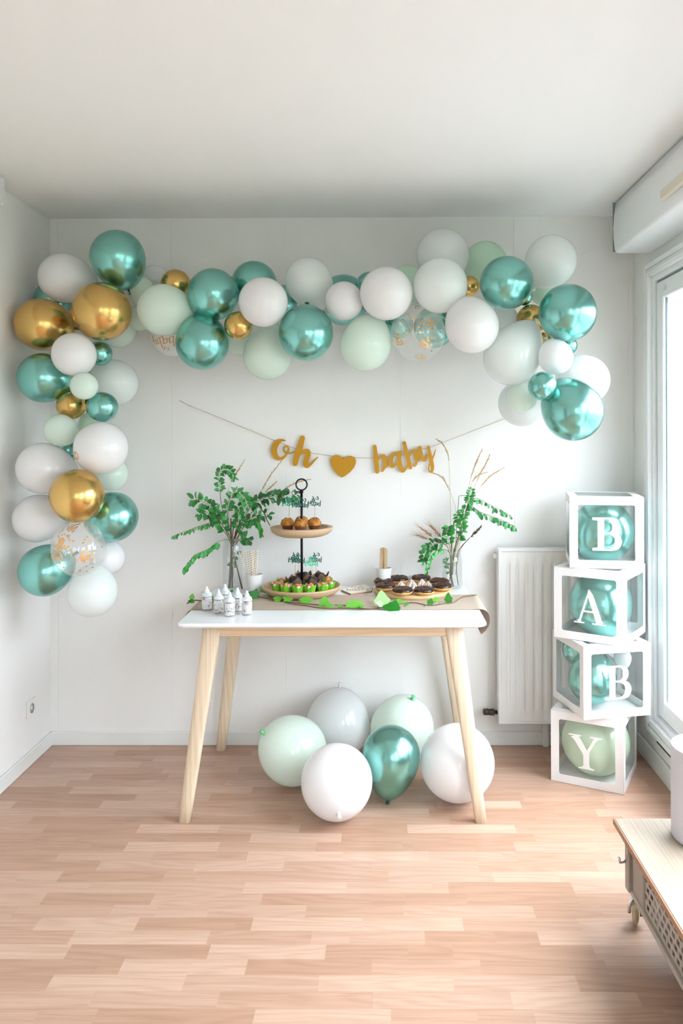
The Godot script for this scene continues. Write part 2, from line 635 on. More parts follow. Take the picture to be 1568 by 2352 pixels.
	setting("baseboard_left", box(V(LX, 0.0, 0.0), V(LX + 0.012, 0.064, 2.75), 0.003), M["trim_paint"])
	setting("baseboard_right", box(V(ROOM_W - 0.014, 0.0, 0.0), V(ROOM_W, 0.085, 2.6), 0.004), M["trim_paint"])
	setting("trim_1", box(V(LX, 2.368, 0.60), V(0.064, ROOM_H, 3.2), 0.008), M["trim_paint"])
	# slot under the window
	setting("trim_2", box(V(ROOM_W - 0.003, 0.128, 0.30), V(ROOM_W + 0.001, 0.134, 0.46), 0.0005), M["gap_dark"])
	# socket on the side wall
	var so := thing("wall_socket", "white square wall socket on the side wall above the baseboard", "socket", V(LX, 0.248, 0.217))
	part("cover_plate", box(V(0.0, -0.041, -0.041), V(0.008, 0.041, 0.041), 0.003), M["socket_white"], so)
	var cup := turned([[Vector2(0, 0.0), Vector2(0.016, 0.0)], [Vector2(0.016, 0.0), Vector2(0.020, 0.0006)], [Vector2(0.020, 0.0006), Vector2(0.0212, 0.0016), Vector2(0.0, 0.0016)]], 24)
	part("socket_cup", cup, M["cap_plastic"], so, Transform3D(Basis(V(0, 0, 1), V(1, 0, 0), V(0, 1, 0)), V(0.008, 0, 0)))
	part("earth_pin", bar([V(0.009, 0.008, 0), V(0.016, 0.008, 0)], [0.0025], 8), M["chrome"], so)
	for s in [-1, 1]:
		part("pin_hole", bar([V(0.0096, -0.004, 0.0095 * s), V(0.0101, -0.004, 0.0095 * s)], [0.0028], 8), M["gap_dark"], so)


func build_windows() -> void:
	for w in 2:
		var z0 := 0.23 if w == 0 else 2.75
		var z1 := 2.25 if w == 0 else 4.75
		var y0 := 0.165
		var y1 := 2.2
		var win := setting_root("window_%d" % (w + 1))
		# stepped outer frame standing proud of the wall
		for step in [[0.0, 0.030, 0.022], [0.022, 0.024, 0.018], [0.04, 0.034, 0.022], [0.062, 0.016, 0.022]]:
			var a: float = step[0]
			var d: float = step[1]
			var wd: float = step[2]
			part("frame_bar", box(V(ROOM_W - d, y0 + a, z0 + a), V(ROOM_W + 0.06, y1 - a, z0 + a + wd), 0.002), M["frame_paint"], win)
			part("frame_bar", box(V(ROOM_W - d, y0 + a, z1 - a - wd), V(ROOM_W + 0.06, y1 - a, z1 - a), 0.002), M["frame_paint"], win)
			part("frame_bar", box(V(ROOM_W - d, y1 - a - wd, z0 + a + wd), V(ROOM_W + 0.06, y1 - a, z1 - a - wd), 0.002), M["frame_paint"], win)
			part("frame_bar", box(V(ROOM_W - d, y0 + a, z0 + a + wd), V(ROOM_W + 0.06, y0 + a + wd, z1 - a - wd), 0.002), M["frame_paint"], win)
		# two sashes with a dark seal gap round each
		var zi0 := z0 + 0.092
		var zi1 := z1 - 0.092
		var zm := (zi0 + zi1) / 2
		for s in 2:
			var sa := zi0 if s == 0 else zm + 0.002
			var sb := zm - 0.002 if s == 0 else zi1
			var ya := y0 + 0.092
			var yb := y1 - 0.092
			var sash := Mesher.new()
			sash.flat()
			var x0 := ROOM_W - 0.004
			var x1 := ROOM_W + 0.055
			sash.block(V(x0, ya, sa), V(x1, yb, sa + 0.075), 0.004)
			sash.block(V(x0, ya, sb - 0.075), V(x1, yb, sb), 0.004)
			sash.block(V(x0 + 0.0005, yb - 0.075, sa + 0.072), V(x1 - 0.0005, yb - 0.0003, sb - 0.072), 0.004)
			sash.block(V(x0 + 0.0005, ya + 0.0003, sa + 0.072), V(x1 - 0.0005, ya + 0.075, sb - 0.072), 0.004)
			var sn := part("sash_frame", sash.done(), M["frame_paint"], win)
			part("glass_pane", box(V(ROOM_W + 0.02, ya + 0.07, sa + 0.07), V(ROOM_W + 0.024, yb - 0.07, sb - 0.07), 0.0), M["window_glass"], sn)
			var bead := Mesher.new()
			bead.flat()
			bead.block(V(x0 + 0.012, ya + 0.07, sa + 0.07), V(x0 + 0.02, yb - 0.07, sa + 0.08), 0.001)
			bead.block(V(x0 + 0.012, ya + 0.07, sb - 0.08), V(x0 + 0.02, yb - 0.07, sb - 0.07), 0.001)
			part("glazing_bead", bead.done(), M["seal_grey"], sn)
			part("screw_cap", bar([V(x0, yb - 0.04, sa + 0.10), V(x0 - 0.004, yb - 0.04, sa + 0.10)], [0.008], 12), M["cap_plastic"], sn)
			for e in [sa - 0.004, sb]:
				part("seal", box(V(ROOM_W - 0.001, ya, e), V(ROOM_W + 0.05, yb, e + 0.004), 0.0), M["seal_grey"], win)
			part("seal", box(V(ROOM_W - 0.001, yb, sa), V(ROOM_W + 0.05, yb + 0.005, sb), 0.0), M["seal_grey"], win)
		part("handle_plate", box(V(ROOM_W - 0.012, 1.0, zm + 0.02), V(ROOM_W - 0.004, 1.15, zm + 0.05), 0.003), M["frame_paint"], win)
		part("window_handle", bar([V(ROOM_W - 0.01, 1.1, zm + 0.035), V(ROOM_W - 0.05, 1.1, zm + 0.035), V(ROOM_W - 0.055, 1.0, zm + 0.035)], [0.009], 10), M["frame_paint"], win)
		# shutter box under the ceiling
		var bz0 := 0.242 if w == 0 else 2.68
		var bz1 := 2.45 if w == 0 else 4.9
		var sb_ := thing("shutter_box", "white roller shutter box under the ceiling over the window beside the balloons" if w == 0 else "white roller shutter box over the second window", "shutter box", V(ROOM_W - 0.001, 2.25, bz0), "roller shutter boxes")
		var ln := bz1 - bz0
		var prof := [Vector2(0.0, 0.004), Vector2(-0.140, 0.004), Vector2(-0.152, 0.008), Vector2(-0.158, 0.018), Vector2(-0.163, 0.06), Vector2(-0.165, 0.11), Vector2(-0.161, 0.17), Vector2(-0.154, 0.222), Vector2(-0.146, 0.226), Vector2(0.0, 0.226)]
		var shell := Mesher.new()
		shell.smooth(1)
		var ends := [[], []]
		for i in prof.size():
			var p: Vector2 = prof[i]
			ends[0].append(V(p.x, p.y, 0))
			ends[1].append(V(p.x, p.y, ln))
		for i in prof.size() - 1:
			if i in [0, 8]:
				shell.flat()
			else:
				shell.smooth(1)
			shell.quad(ends[0][i], ends[1][i], ends[1][i + 1], ends[0][i + 1])
		shell.flat()
		for i in range(1, prof.size() - 1):
			shell.tri(ends[0][0], ends[0][i], ends[0][i + 1])
			shell.tri(ends[1][0], ends[1][i + 1], ends[1][i])
		part("box_shell", shell.done(), M["frame_paint"], sb_)
		part("air_slot_cover", box(V(-0.178, 0.052, 0.62), V(-0.160, 0.092, 1.05), 0.006), M["cream_plastic"], sb_)
		part("end_seal", box(V(-0.166, 0.01, -0.003), V(-0.0, 0.226, 0.0), 0.0), M["seal_grey"], sb_)
		var packing := part("packing_strip", box(V(-0.135, 0.225, 0.03), V(-0.002, 0.2325, ln - 0.02), 0.0), M["gap_dark"], sb_)
		packing.name = "packing_strip"


func build_outside() -> void:
	setting("ground_lawn", box(V(2.95, -3.2, -40), V(60, -3.0, 40), 0.0), M["lawn"])
	setting("balcony_slab", box(V(2.94, -0.25, -1.0), V(4.1, -0.04, 6.5), 0.01), M["concrete"])
	setting("balcony_parapet", box(V(4.0, -0.04, -1.0), V(4.1, 0.92, 6.5), 0.01), M["concrete"])
	var sc := thing("balcony_screen", "pale balcony screen with two dark grey boards seen through the door glass", "screen", V(3.24, -0.04, -0.86))
	for k in 2:
		part("screen_board", box(V(0.0, [0.79, 0.10][k], 0.0), V(0.5, [0.90, 0.27][k], 0.02), 0.003), M["facade_grey"], sc)
	for k in 2:
		part("screen_post", box(V(0.02 + 0.42 * k, 0.0, -0.03), V(0.06 + 0.42 * k, 0.95, 0.0), 0.003), M["facade"], sc)
	var b := thing("apartment_building", "white apartment building with grey windows beyond the balcony, nearly blown out by daylight", "building", V(9.0, -3.0, -12.0))
	part("facade_wall", box(V(-2.5, 0, -2), V(3, 12, 2), 0.0), M["facade"], b)
	for i in 4:
		for j in 2:
			part("facade_window", box(V(-1.7 + 1.5 * j, 1.3 + 2.4 * i, 1.98), V(-0.7 + 1.5 * j, 2.4 + 2.4 * i, 2.03), 0.01), M["facade_grey"], b)
			part("facade_window", box(V(-2.53, 1.3 + 2.4 * i, -1.5 + 1.6 * j), V(-2.48, 2.4 + 2.4 * i, -0.3 + 1.6 * j), 0.01), M["facade_grey"], b)


# ------------------------------------------------------------------ dessert table
func leg_mesh(top: Vector3, foot: Vector3, wt: float, wb: float, dt: float, db: float, side: float) -> ArrayMesh:
	var m := Mesher.new()
	m.smooth(1)
	var rings := []
	for i in 9:
		var f := i / 8.0
		var c := foot.lerp(top, f)
		var hw := lerpf(wb, wt, pow(f, 0.9)) / 2
		var hd := lerpf(db, dt, f) / 2
		var ring := PackedVector3Array()
		# half-round outer edge, squarer inner edge
		for k in 20:
			var a := TAU * (k + 0.5) / 20
			var ex := cos(a) * side
			var rr := 1.6 if ex > 0 else 0.45
			var x := signf(cos(a)) * pow(absf(cos(a)), minf(rr, 0.9)) * hw
			var z := signf(sin(a)) * pow(absf(sin(a)), 0.75 if ex > 0 else 0.45) * hd
			ring.append(V(c.x + x, c.y, c.z - z))
		rings.append(ring)
	m.loft(rings)
	return m.done()


func build_table() -> void:
	var t := thing("dessert_table", "white topped table with splayed pale wooden legs carrying the desserts", "table", V(1.363, 0, 0.397))
	var top := Mesher.new()
	top.smooth(1)
	var hx := 0.583
	var hz := 0.367
	var rs := [Mesher.outline(hx - 0.022, hz - 0.022, 0.03, 0.732, V(0, 0, 0), 6), Mesher.outline(hx - 0.006, hz - 0.006, 0.03, 0.7375, V(0, 0, 0), 6), Mesher.outline(hx, hz, 0.03, 0.743, V(0, 0, 0), 6), Mesher.outline(hx, hz, 0.03, 0.7505, V(0, 0, 0), 6), Mesher.outline(hx - 0.0012, hz - 0.0012, 0.03, 0.753, V(0, 0, 0), 6), Mesher.outline(hx - 0.0035, hz - 0.0035, 0.03, TABLE_Y, V(0, 0, 0), 6)]
	top.loft(rs, false)
	top.flat()
	var hi: PackedVector3Array = rs[5]
	var lo: PackedVector3Array = rs[0]
	for k in range(1, hi.size() - 1):
		top.tri(hi[0], hi[k], hi[k + 1])
		top.tri(lo[0], lo[k + 1], lo[k])
	part("tabletop", top.done(), M["gloss_white"], t)
	var c := V(-1.363, 0, -0.397)
	for sx in [-1, 1]:
		for sz in [-1, 1]:
			var foot: Vector3 = V(0.803 if sx < 0 else 1.922, 0, 0.060 if sz < 0 else 0.736) + c
			var tp: Vector3 = V(0.899 if sx < 0 else 1.826, 0.732, 0.115 if sz < 0 else 0.680) + c
			part("leg", leg_mesh(tp, foot, 0.070, 0.043, 0.045, 0.036, sx), M["table_wood"], t)
	part("front_apron", box(V(0.92, 0.688, 0.675) + c, V(1.80, 0.732, 0.695) + c, 0.002), M["apron_wood"], t)
	part("back_apron", box(V(0.92, 0.688, 0.105) + c, V(1.80, 0.732, 0.125) + c, 0.002), M["apron_wood"], t)
	for sx in [0.89, 1.815]:
		part("side_apron", box(V(sx, 0.688, 0.13) + c, V(sx + 0.02, 0.732, 0.665) + c, 0.002), M["apron_wood"], t)
	# kraft paper runner draped over both ends
	var path := [V(0.752, 0.722, 0), V(0.763, 0.740, 0), V(0.774, 0.7525, 0), V(0.79, 0.7555, 0), V(0.83, 0.7550, 0), V(0.9, 0.7548, 0), V(1.3, 0.7548, 0), V(1.8, 0.7548, 0), V(1.91, 0.7550, 0), V(1.94, 0.7565, 0), V(1.957, 0.7555, 0), V(1.971, 0.7490, 0), V(1.981, 0.737, 0), V(1.986, 0.72, 0), V(1.985, 0.70, 0), V(1.978, 0.682, 0), V(1.966, 0.667, 0), V(1.95, 0.656, 0)]
	path = curve(path, 4)
	var sheet := Mesher.new()
	sheet.smooth(1)
	for i in path.size() - 1:
		for s in 2:
			var th := 0.0003 * (1 if s == 0 else -1)
			var off := V(0, th, 0)
			var za := 0.243
			var zb := 0.538
			var sk0: float = 0.03 * maxf(0.0, path[i].x - 1.95) / 0.04
			var sk1: float = 0.03 * maxf(0.0, path[i + 1].x - 1.95) / 0.04
			var p0: Vector3 = path[i] + off + V(0, 0, za)
			var p1: Vector3 = path[i + 1] + off + V(0, 0, za)
			var q0: Vector3 = path[i] + off + V(0, 0, zb - sk0 * 0.2)
			var q1: Vector3 = path[i + 1] + off + V(0, 0, zb - sk1 * 0.2)
			if s == 0:
				sheet.quad(q0, q1, p1, p0)
			else:
				sheet.quad(p0, p1, q1, q0)
	var run := part("paper_runner", sheet.done(), M["kraft_paper"], self)
	tag(run, "brown kraft paper runner lying along the white tabletop and curling over its end", "table runner")


# ------------------------------------------------------------------ radiator
func build_radiator() -> void:
	var r := thing("radiator", "white flat panel radiator with vertical flutes on the wall behind the letter boxes", "radiator", V(2.089, 0.13, 0.0))
	var w := 0.56
	var h := 0.80
	var zf := 0.082
	# fluted front: pressed channels between an upper and a lower plain band
	var m := Mesher.new()
	m.smooth(1)
	var xs := [0.0]
	var zs := [0.0]
	var x := 0.03
	while x < w - 0.045:
		for q in [[0.0, 0.0], [0.005, -0.0010], [0.008, -0.0065], [0.010, -0.0080], [0.018, -0.0080], [0.020, -0.0065], [0.023, -0.0010], [0.028, 0.0]]:
			xs.append(x + q[0])
			zs.append(q[1])
		x += 0.0408
	xs.append(w)
	zs.append(0.0)
	var ys := [0.0, 0.055, 0.075, h - 0.075, h - 0.055, h]
	var amp := [0.0, 0.0, 1.0, 1.0, 0.0, 0.0]
	for i in xs.size() - 1:
		for j in ys.size() - 1:
			m.smooth(1)
			m.quad(V(xs[i], ys[j], zf + zs[i] * amp[j]), V(xs[i + 1], ys[j], zf + zs[i + 1] * amp[j]), V(xs[i + 1], ys[j + 1], zf + zs[i + 1] * amp[j + 1]), V(xs[i], ys[j + 1], zf + zs[i] * amp[j + 1]))
	part("fluted_panel", m.done(), M["radiator_paint"], r)
	var rim := Mesher.new()
	rim.flat()
	rim.block(V(-0.004, -0.003, zf - 0.055), V(0.012, h + 0.003, zf + 0.005), 0.004)
	rim.block(V(w - 0.012, -0.003, zf - 0.055), V(w + 0.004, h + 0.003, zf + 0.005), 0.004)
	rim.block(V(-0.0045, h - 0.012, zf - 0.0555), V(w + 0.0045, h + 0.004, zf + 0.0056), 0.004)
	rim.block(V(-0.0045, -0.004, zf - 0.0555), V(w + 0.0045, 0.010, zf + 0.0056), 0.004)
	rim.block(V(0.005, 0.005, zf - 0.05), V(w - 0.005, h - 0.005, zf - 0.02), 0.002)
	part("casing", rim.done(), M["radiator_paint"], r)
	part("bleed_plug", bar([V(-0.004, h - 0.035, 0.05), V(-0.018, h - 0.035, 0.05), V(-0.02, h - 0.035, 0.05)], [0.012, 0.012, 0.006], 12), M["radiator_paint"], r)
	var vb := part("valve_body", bar([V(-0.004, 0.04, 0.05), V(-0.018, 0.04, 0.05), V(-0.019, 0.04, 0.05), V(-0.045, 0.04, 0.05)], [0.009, 0.009, 0.016, 0.013], 10), M["valve_brown"], r)
	part("valve_cap", bar([V(-0.043, 0.042, 0.05), V(-0.048, 0.042, 0.05), V(-0.066, 0.042, 0.05), V(-0.07, 0.042, 0.05)], [0.012, 0.0155, 0.0155, 0.010], 8), M["valve_brown"], vb)
	for bx in [0.1, 0.46]:
		part("wall_bracket", box(V(bx, 0.1, 0.0), V(bx + 0.03, 0.7, zf - 0.05), 0.002), M["radiator_paint"], r)
	var pc := thing("pipe_casing", "narrow white pipe casing running from the radiator down to the floor", "pipe casing", V(2.30, 0, 0))
	part("casing_cover", box(V(0, 0.0, 0.0), V(0.028, 0.128, 0.03), 0.003), M["trim_paint"], pc)
	for k in 2:
		part("groove_rib", box(V(0.006 + 0.011 * k, 0.0, 0.03), V(0.010 + 0.011 * k, 0.126, 0.0315), 0.0005), M["trim_paint"], pc)


# ------------------------------------------------------------------ letter boxes
func frame_panel(s: float, border: float) -> ArrayMesh:
	# square card sheet with a rounded window, lying in x-y, outer face at z = 0
	var m := Mesher.new()
	m.flat()
	var h := s / 2
	var inner := PackedVector2Array()
	var outer := PackedVector2Array()
	var hi := h - border
	var r := 0.009
	for k in 4:
		for q in 7:
			var a: float = PI / 2 * (k + q / 6.0)
			var cc: Vector2 = [Vector2(hi - r, hi - r), Vector2(-(hi - r), hi - r), Vector2(-(hi - r), -(hi - r)), Vector2(hi - r, -(hi - r))][k]
			inner.append(cc + Vector2(cos(a), sin(a)) * r)
			var e: Vector2 = [Vector2(h, h), Vector2(-h, h), Vector2(-h, -h), Vector2(h, -h)][k]
			if q < 3:
				e = e - Vector2(0, border).rotated(PI / 2 * k) * (1.0 - q / 3.0)
			elif q > 3:
				e = e - Vector2(border, 0).rotated(PI / 2 * k) * ((q - 3) / 3.0)
			outer.append(e)
	var t := 0.0012
	for i in inner.size():
		var j := (i + 1) % inner.size()
		var a := V(outer[i].x, outer[i].y, 0)
		var b := V(outer[j].x, outer[j].y, 0)
		var c := V(inner[j].x, inner[j].y, 0)
		var d := V(inner[i].x, inner[i].y, 0)
		var dz := V(0, 0, -t)
		m.quad(a, b, c, d)
		m.quad(d + dz, c + dz, b + dz, a + dz)
		m.quad(a + dz, b + dz, b, a)
		m.quad(d, c, c + dz, d + dz)
	return m.done()


func letter_mesh(ch: String) -> ArrayMesh:
	# serif capitals, 1 unit high, centred
	var m := Mesher.new()
	m.flat()
	m.step = 0.00006
	var th := 0.006
	if ch == "B":
		m.stroke([V(-0.20, -0.49, 0.20), V(-0.20, 0.49, 0.20)], th, null, 1, false)
		m.stroke([V(-0.46, 0.475, 0.05), V(0.06, 0.475, 0.05)], th, null, 1, false)
		m.stroke([V(-0.46, -0.475, 0.05), V(0.10, -0.475, 0.05)], th, null, 1, false)
		m.stroke([V(-0.46, 0.45, 0.05), V(-0.32, 0.44, 0.06), V(-0.27, 0.40, 0.02)], th, null, 3, false)
		m.stroke([V(-0.46, -0.45, 0.05), V(-0.32, -0.44, 0.06), V(-0.27, -0.40, 0.02)], th, null, 3, false)
		m.stroke([V(-0.12, 0.472, 0.05), V(0.06, 0.468, 0.06), V(0.20, 0.40, 0.15), V(0.245, 0.25, 0.20), V(0.20, 0.11, 0.15), V(0.06, 0.035, 0.055), V(-0.12, 0.03, 0.05)], th, null, 6, false)
		m.stroke([V(-0.12, 0.03, 0.05), V(0.08, 0.022, 0.06), V(0.27, -0.06, 0.16), V(0.33, -0.22, 0.215), V(0.27, -0.38, 0.17), V(0.10, -0.463, 0.065), V(-0.12, -0.472, 0.05)], th, null, 6, false)
	elif ch == "A":
		m.stroke([V(-0.015, 0.46, 0.055), V(-0.33, -0.47, 0.075)], th, null, 1, false)
		m.stroke([V(-0.02, 0.53, 0.03), V(0.0, 0.45, 0.11), V(0.04, 0.34, 0.185), V(0.33, -0.47, 0.195)], th, null, 1, false)
		m.stroke([V(-0.22, -0.13, 0.06), V(0.20, -0.13, 0.06)], th, null, 1, false)
		m.stroke([V(-0.50, -0.478, 0.045), V(-0.16, -0.478, 0.045)], th, null, 1, false)
		m.stroke([V(0.08, -0.478, 0.045), V(0.53, -0.478, 0.045)], th, null, 1, false)
		m.stroke([V(-0.33, -0.462, 0.22), V(-0.318, -0.43, 0.12), V(-0.308, -0.39, 0.075)], th, null, 2, false)
		m.stroke([V(0.325, -0.462, 0.34), V(0.315, -0.43, 0.25), V(0.305, -0.38, 0.19)], th, null, 2, false)
	else:
		m.stroke([V(-0.315, 0.435, 0.19), V(0.02, -0.06, 0.17)], th, null, 1, false)
		m.stroke([V(0.305, 0.44, 0.09), V(0.03, -0.04, 0.09)], th, null, 1, false)
		m.stroke([V(0.02, 0.02, 0.19), V(0.02, -0.47, 0.19)], th, null, 1, false)
		m.stroke([V(-0.53, 0.478, 0.045), V(-0.14, 0.478, 0.045)], th, null, 1, false)
		m.stroke([V(0.13, 0.478, 0.045), V(0.50, 0.478, 0.045)], th, null, 1, false)
		m.stroke([V(-0.22, -0.478, 0.045), V(0.26, -0.478, 0.045)], th, null, 1, false)
		m.stroke([V(-0.335, 0.462, 0.30), V(-0.325, 0.44, 0.23), V(-0.31, 0.41, 0.20)], th, null, 2, false)
		m.stroke([V(0.315, 0.462, 0.22), V(0.308, 0.44, 0.14), V(0.295, 0.41, 0.10)], th, null, 2, false)
		m.stroke([V(0.02, -0.462, 0.34), V(0.02, -0.43, 0.24), V(0.02, -0.38, 0.19)], th, null, 2, false)
	return m.done()


func build_boxes() -> void:
	var s := 0.298
	var panel := frame_panel(s, 0.034)
	var pane := box(V(-s / 2 + 0.004, -s / 2 + 0.004, -0.0020), V(s / 2 - 0.004, s / 2 - 0.004, -0.0017), 0.0)
	var full := box(V(-s / 2, -s / 2, -0.0015), V(s / 2, s / 2, 0), 0.0003)
	var rows := [
		["Y", V(2.463, 0.0, 0.318), -0.474, "white display box with letter Y and a mint balloon inside, lowest of the stack"],
		["B", V(2.483, 0.2999, 0.337), 0.203, "white display box with letter B second from the floor, holding several balloons"],
		["A", V(2.488, 0.5998, 0.324), -0.592, "white display box with letter A, third from the floor of the stack"],
		["B", V(2.511, 0.8997, 0.285), -0.177, "white display box with letter B topmost of the stack"]]
	for k in 4:
		var b := thing("letter_box", rows[k][3], "letter box", rows[k][1], "stacked letter boxes")
		b.rotation.y = rows[k][2]
		var mid := V(0, 0.15, 0)
		var hs := s / 2
		for q in 4:
			var bs := Basis(Vector3.UP, PI / 2 * q)
			var side := part("side_panel", panel, M["card_white"], b, Transform3D(bs, mid + bs * V(0, 0, hs)))
			part("clear_window", pane, M["film"], side)
			if q == 0:
				var lt := part("letter", letter_mesh(rows[k][0]), M["paper_white"], b, Transform3D(Basis().scaled(V(0.132, 0.138, 0.132)), mid + V(0.004 if k != 0 else -0.004, -0.006, hs + 0.0004)))
				tag(lt, "white letter %s" % rows[k][0])
		var lid := part("top_panel", panel, M["card_white"], b, Transform3D(Basis(Vector3.RIGHT, -PI / 2), V(0, 0.15 + hs, 0)))
		part("clear_window", pane, M["film"], lid)
		part("bottom_panel", full, M["card_white"], b, Transform3D(Basis(Vector3.RIGHT, PI / 2), V(0, 0.15 - hs, 0)))
		# folded card edges at the four corners
		for e in [V(-hs, 0, -hs), V(hs, 0, -hs), V(-hs, 0, hs), V(hs, 0, hs)]:
			part("corner_fold", bar([e * 0.9965 + V(0, 0.0015, 0), e * 0.9965 + V(0, 0.2985, 0)], [0.001], 6), M["card_white"], b)
	# the balloons inside are things of their own: box number, offset in the box, radius, kind, tail, stretch
	for q in [
			[3, V(-0.002, 0.139, 0.005), 0.134, "g", V(-0.75, -0.55, 0.35), 0.12, "green chrome balloon filling the topmost letter B box"],
			[2, V(0.0, 0.137, 0.0), 0.132, "g", V(0.2, -1, 0.05), 0.12, "green chrome balloon filling the letter A box"],
			[1, V(-0.045, 0.118, 0.02), 0.100, "g", V(0.1, 1, 0), 0.3, "green chrome balloon at the front of the second box from the floor"],
			[1, V(-0.072, 0.225, -0.075), 0.062, "g", V(0, -1, -0.3), 0.12, "small green chrome balloon in the rear upper corner of the second box"],
			[1, V(0.05, 0.14, -0.075), 0.060, "m", V(0.2, -1, 0), 0.12, "small mint balloon behind the letter of the second box from the floor"],
			[1, V(0.105, 0.20, 0.0), 0.036, "p", V(0.1, -1, 0), 0.5, "small milky balloon at the window side of the second box"],
			[0, V(0.008, 0.142, 0.0), 0.139, "y", V(-1, 0.05, 0.1), 0.05, "light green balloon filling the letter Y box"]]:
		var at: Vector3 = rows[q[0]][1] + Basis(Vector3.UP, rows[q[0]][2]) * q[1]
		balloon(q[3], at, q[2], Basis(Vector3.UP, rows[q[0]][2]) * q[4], q[5], q[6], "balloons inside the letter boxes")


# ------------------------------------------------------------------ balloons
func skin_mesh(k: float) -> ArrayMesh:
	var key := "skin_%d" % roundi(k * 100)
	if cache.has(key):
		return cache[key]
	var prof := []
	var n := 30
	for i in n + 1:
		var th := PI * (1.0 - float(i) / n)
		var y := cos(th)
		var r := sin(th)
		if y < 0:
			r *= 1.0 - 0.42 * k * y * y
			y *= 1.0 + k
		if i == 0:
			r = 0.0
		prof.append(Vector2(maxf(r, 0.0), y))
	var m := Mesher.new()
	m.smooth(1)
	m.lathe(prof, 48)
	cache[key] = m.done()
	return cache[key]


func knot_mesh() -> ArrayMesh:
	if not cache.has("knot"):
		cache["knot"] = turned([[Vector2(0.0, -0.165), Vector2(0.05, -0.16), Vector2(0.075, -0.15), Vector2(0.07, -0.14), Vector2(0.035, -0.105), Vector2(0.05, -0.085), Vector2(0.062, -0.065), Vector2(0.05, -0.045), Vector2(0.038, -0.03), Vector2(0.06, 0.0), Vector2(0.1, 0.025), Vector2(0.0, 0.03)]], 14)
	return cache["knot"]


func balloon(kind: String, at: Vector3, r: float, tail: Vector3, k: float, label: String, group: String, named := "balloon") -> Node3D:
	var b := thing(named, label, "balloon", at, group)
	b.basis = tip_to(-tail.normalized())
	part("balloon_skin", skin_mesh(k), M["balloon_" + kind], b, Transform3D(Basis().scaled(Vector3.ONE * r), Vector3.ZERO))
	var km: String = {"g": "knot_g", "o": "knot_o", "m": "knot_m", "n": "knot_m", "y": "knot_m"}.get(kind, "knot_w")
	var ks := 0.085 + 0.25 * (r - 0.05)
	part("knot", knot_mesh(), M[km], b, Transform3D(Basis().scaled(Vector3.ONE * ks * 1.25), V(0, -(1.0 + k) * r + 0.0005, 0)))
	if kind == "c":
		var fl := Mesher.new()
		fl.flat()
		var upper := at.y > 1.5
		for i in (110 if upper else 180):
			var n: Vector3
			if i % 3 == 0:
				n = V(rng.randfn(), rng.randfn(), rng.randfn()).normalized()
			elif upper:
				n = (V([-0.45, 0.4, 0.2, 0.55, -0.75, 0.1][i % 6], [0.55, 0.25, -0.45, -0.62, -0.35, -0.95][i % 6], [0.7, 0.85, 0.85, 0.5, 0.6, 0.3][i % 6]) + V(rng.randfn(), rng.randfn(), rng.randfn()) * 0.10).normalized()
			else:
				n = (V([-0.35, -0.3, -0.1, 0.6, -0.5][i % 5], [0.25, 0.45, 0.85, -0.2, -0.1][i % 5], [0.85, 0.75, 0.45, 0.75, 0.8][i % 5]) + V(rng.randfn(), rng.randfn(), rng.randfn()) * 0.15).normalized()
			var bs := tip_to(n) * Basis(Vector3.UP, rng.randf() * TAU)
			var c := n * r * 0.982
			var loop := []
			for q in 7:
				loop.append(c + bs * V(cos(TAU * q / 7), 0, sin(TAU * q / 7)) * 0.0048)
			for q in 7:
				var j := (q + 1) % 7
				fl.tri(c + n * 0.0002, loop[j] + n * 0.0002, loop[q] + n * 0.0002)
				fl.tri(c - n * 0.0002, loop[q] - n * 0.0002, loop[j] - n * 0.0002)
		var conf := part("gold_confetti", fl.done(), M["confetti_gold"], b, Transform3D(b.basis.inverse(), Vector3.ZERO))
		tag(conf, "", "", "", "stuff")
	return b


func wrap_on(r: float, p: Vector3) -> Vector3:
	# a flat drawing laid on a ball of radius r
	var q := Vector2(p.x, p.y)
	var ang := q.length() / r
	var d := Vector3(0, 0, 1) if q.length() < 1e-6 else Vector3(q.x / q.length() * sin(ang), q.y / q.length() * sin(ang), cos(ang))
	return d * (r + p.z)


func facing(at: Vector3, toward: Vector3) -> Basis:
	var z := (toward - at).normalized()
	var x := Vector3.UP.cross(z).normalized()
	return Basis(x, z.cross(x), z)


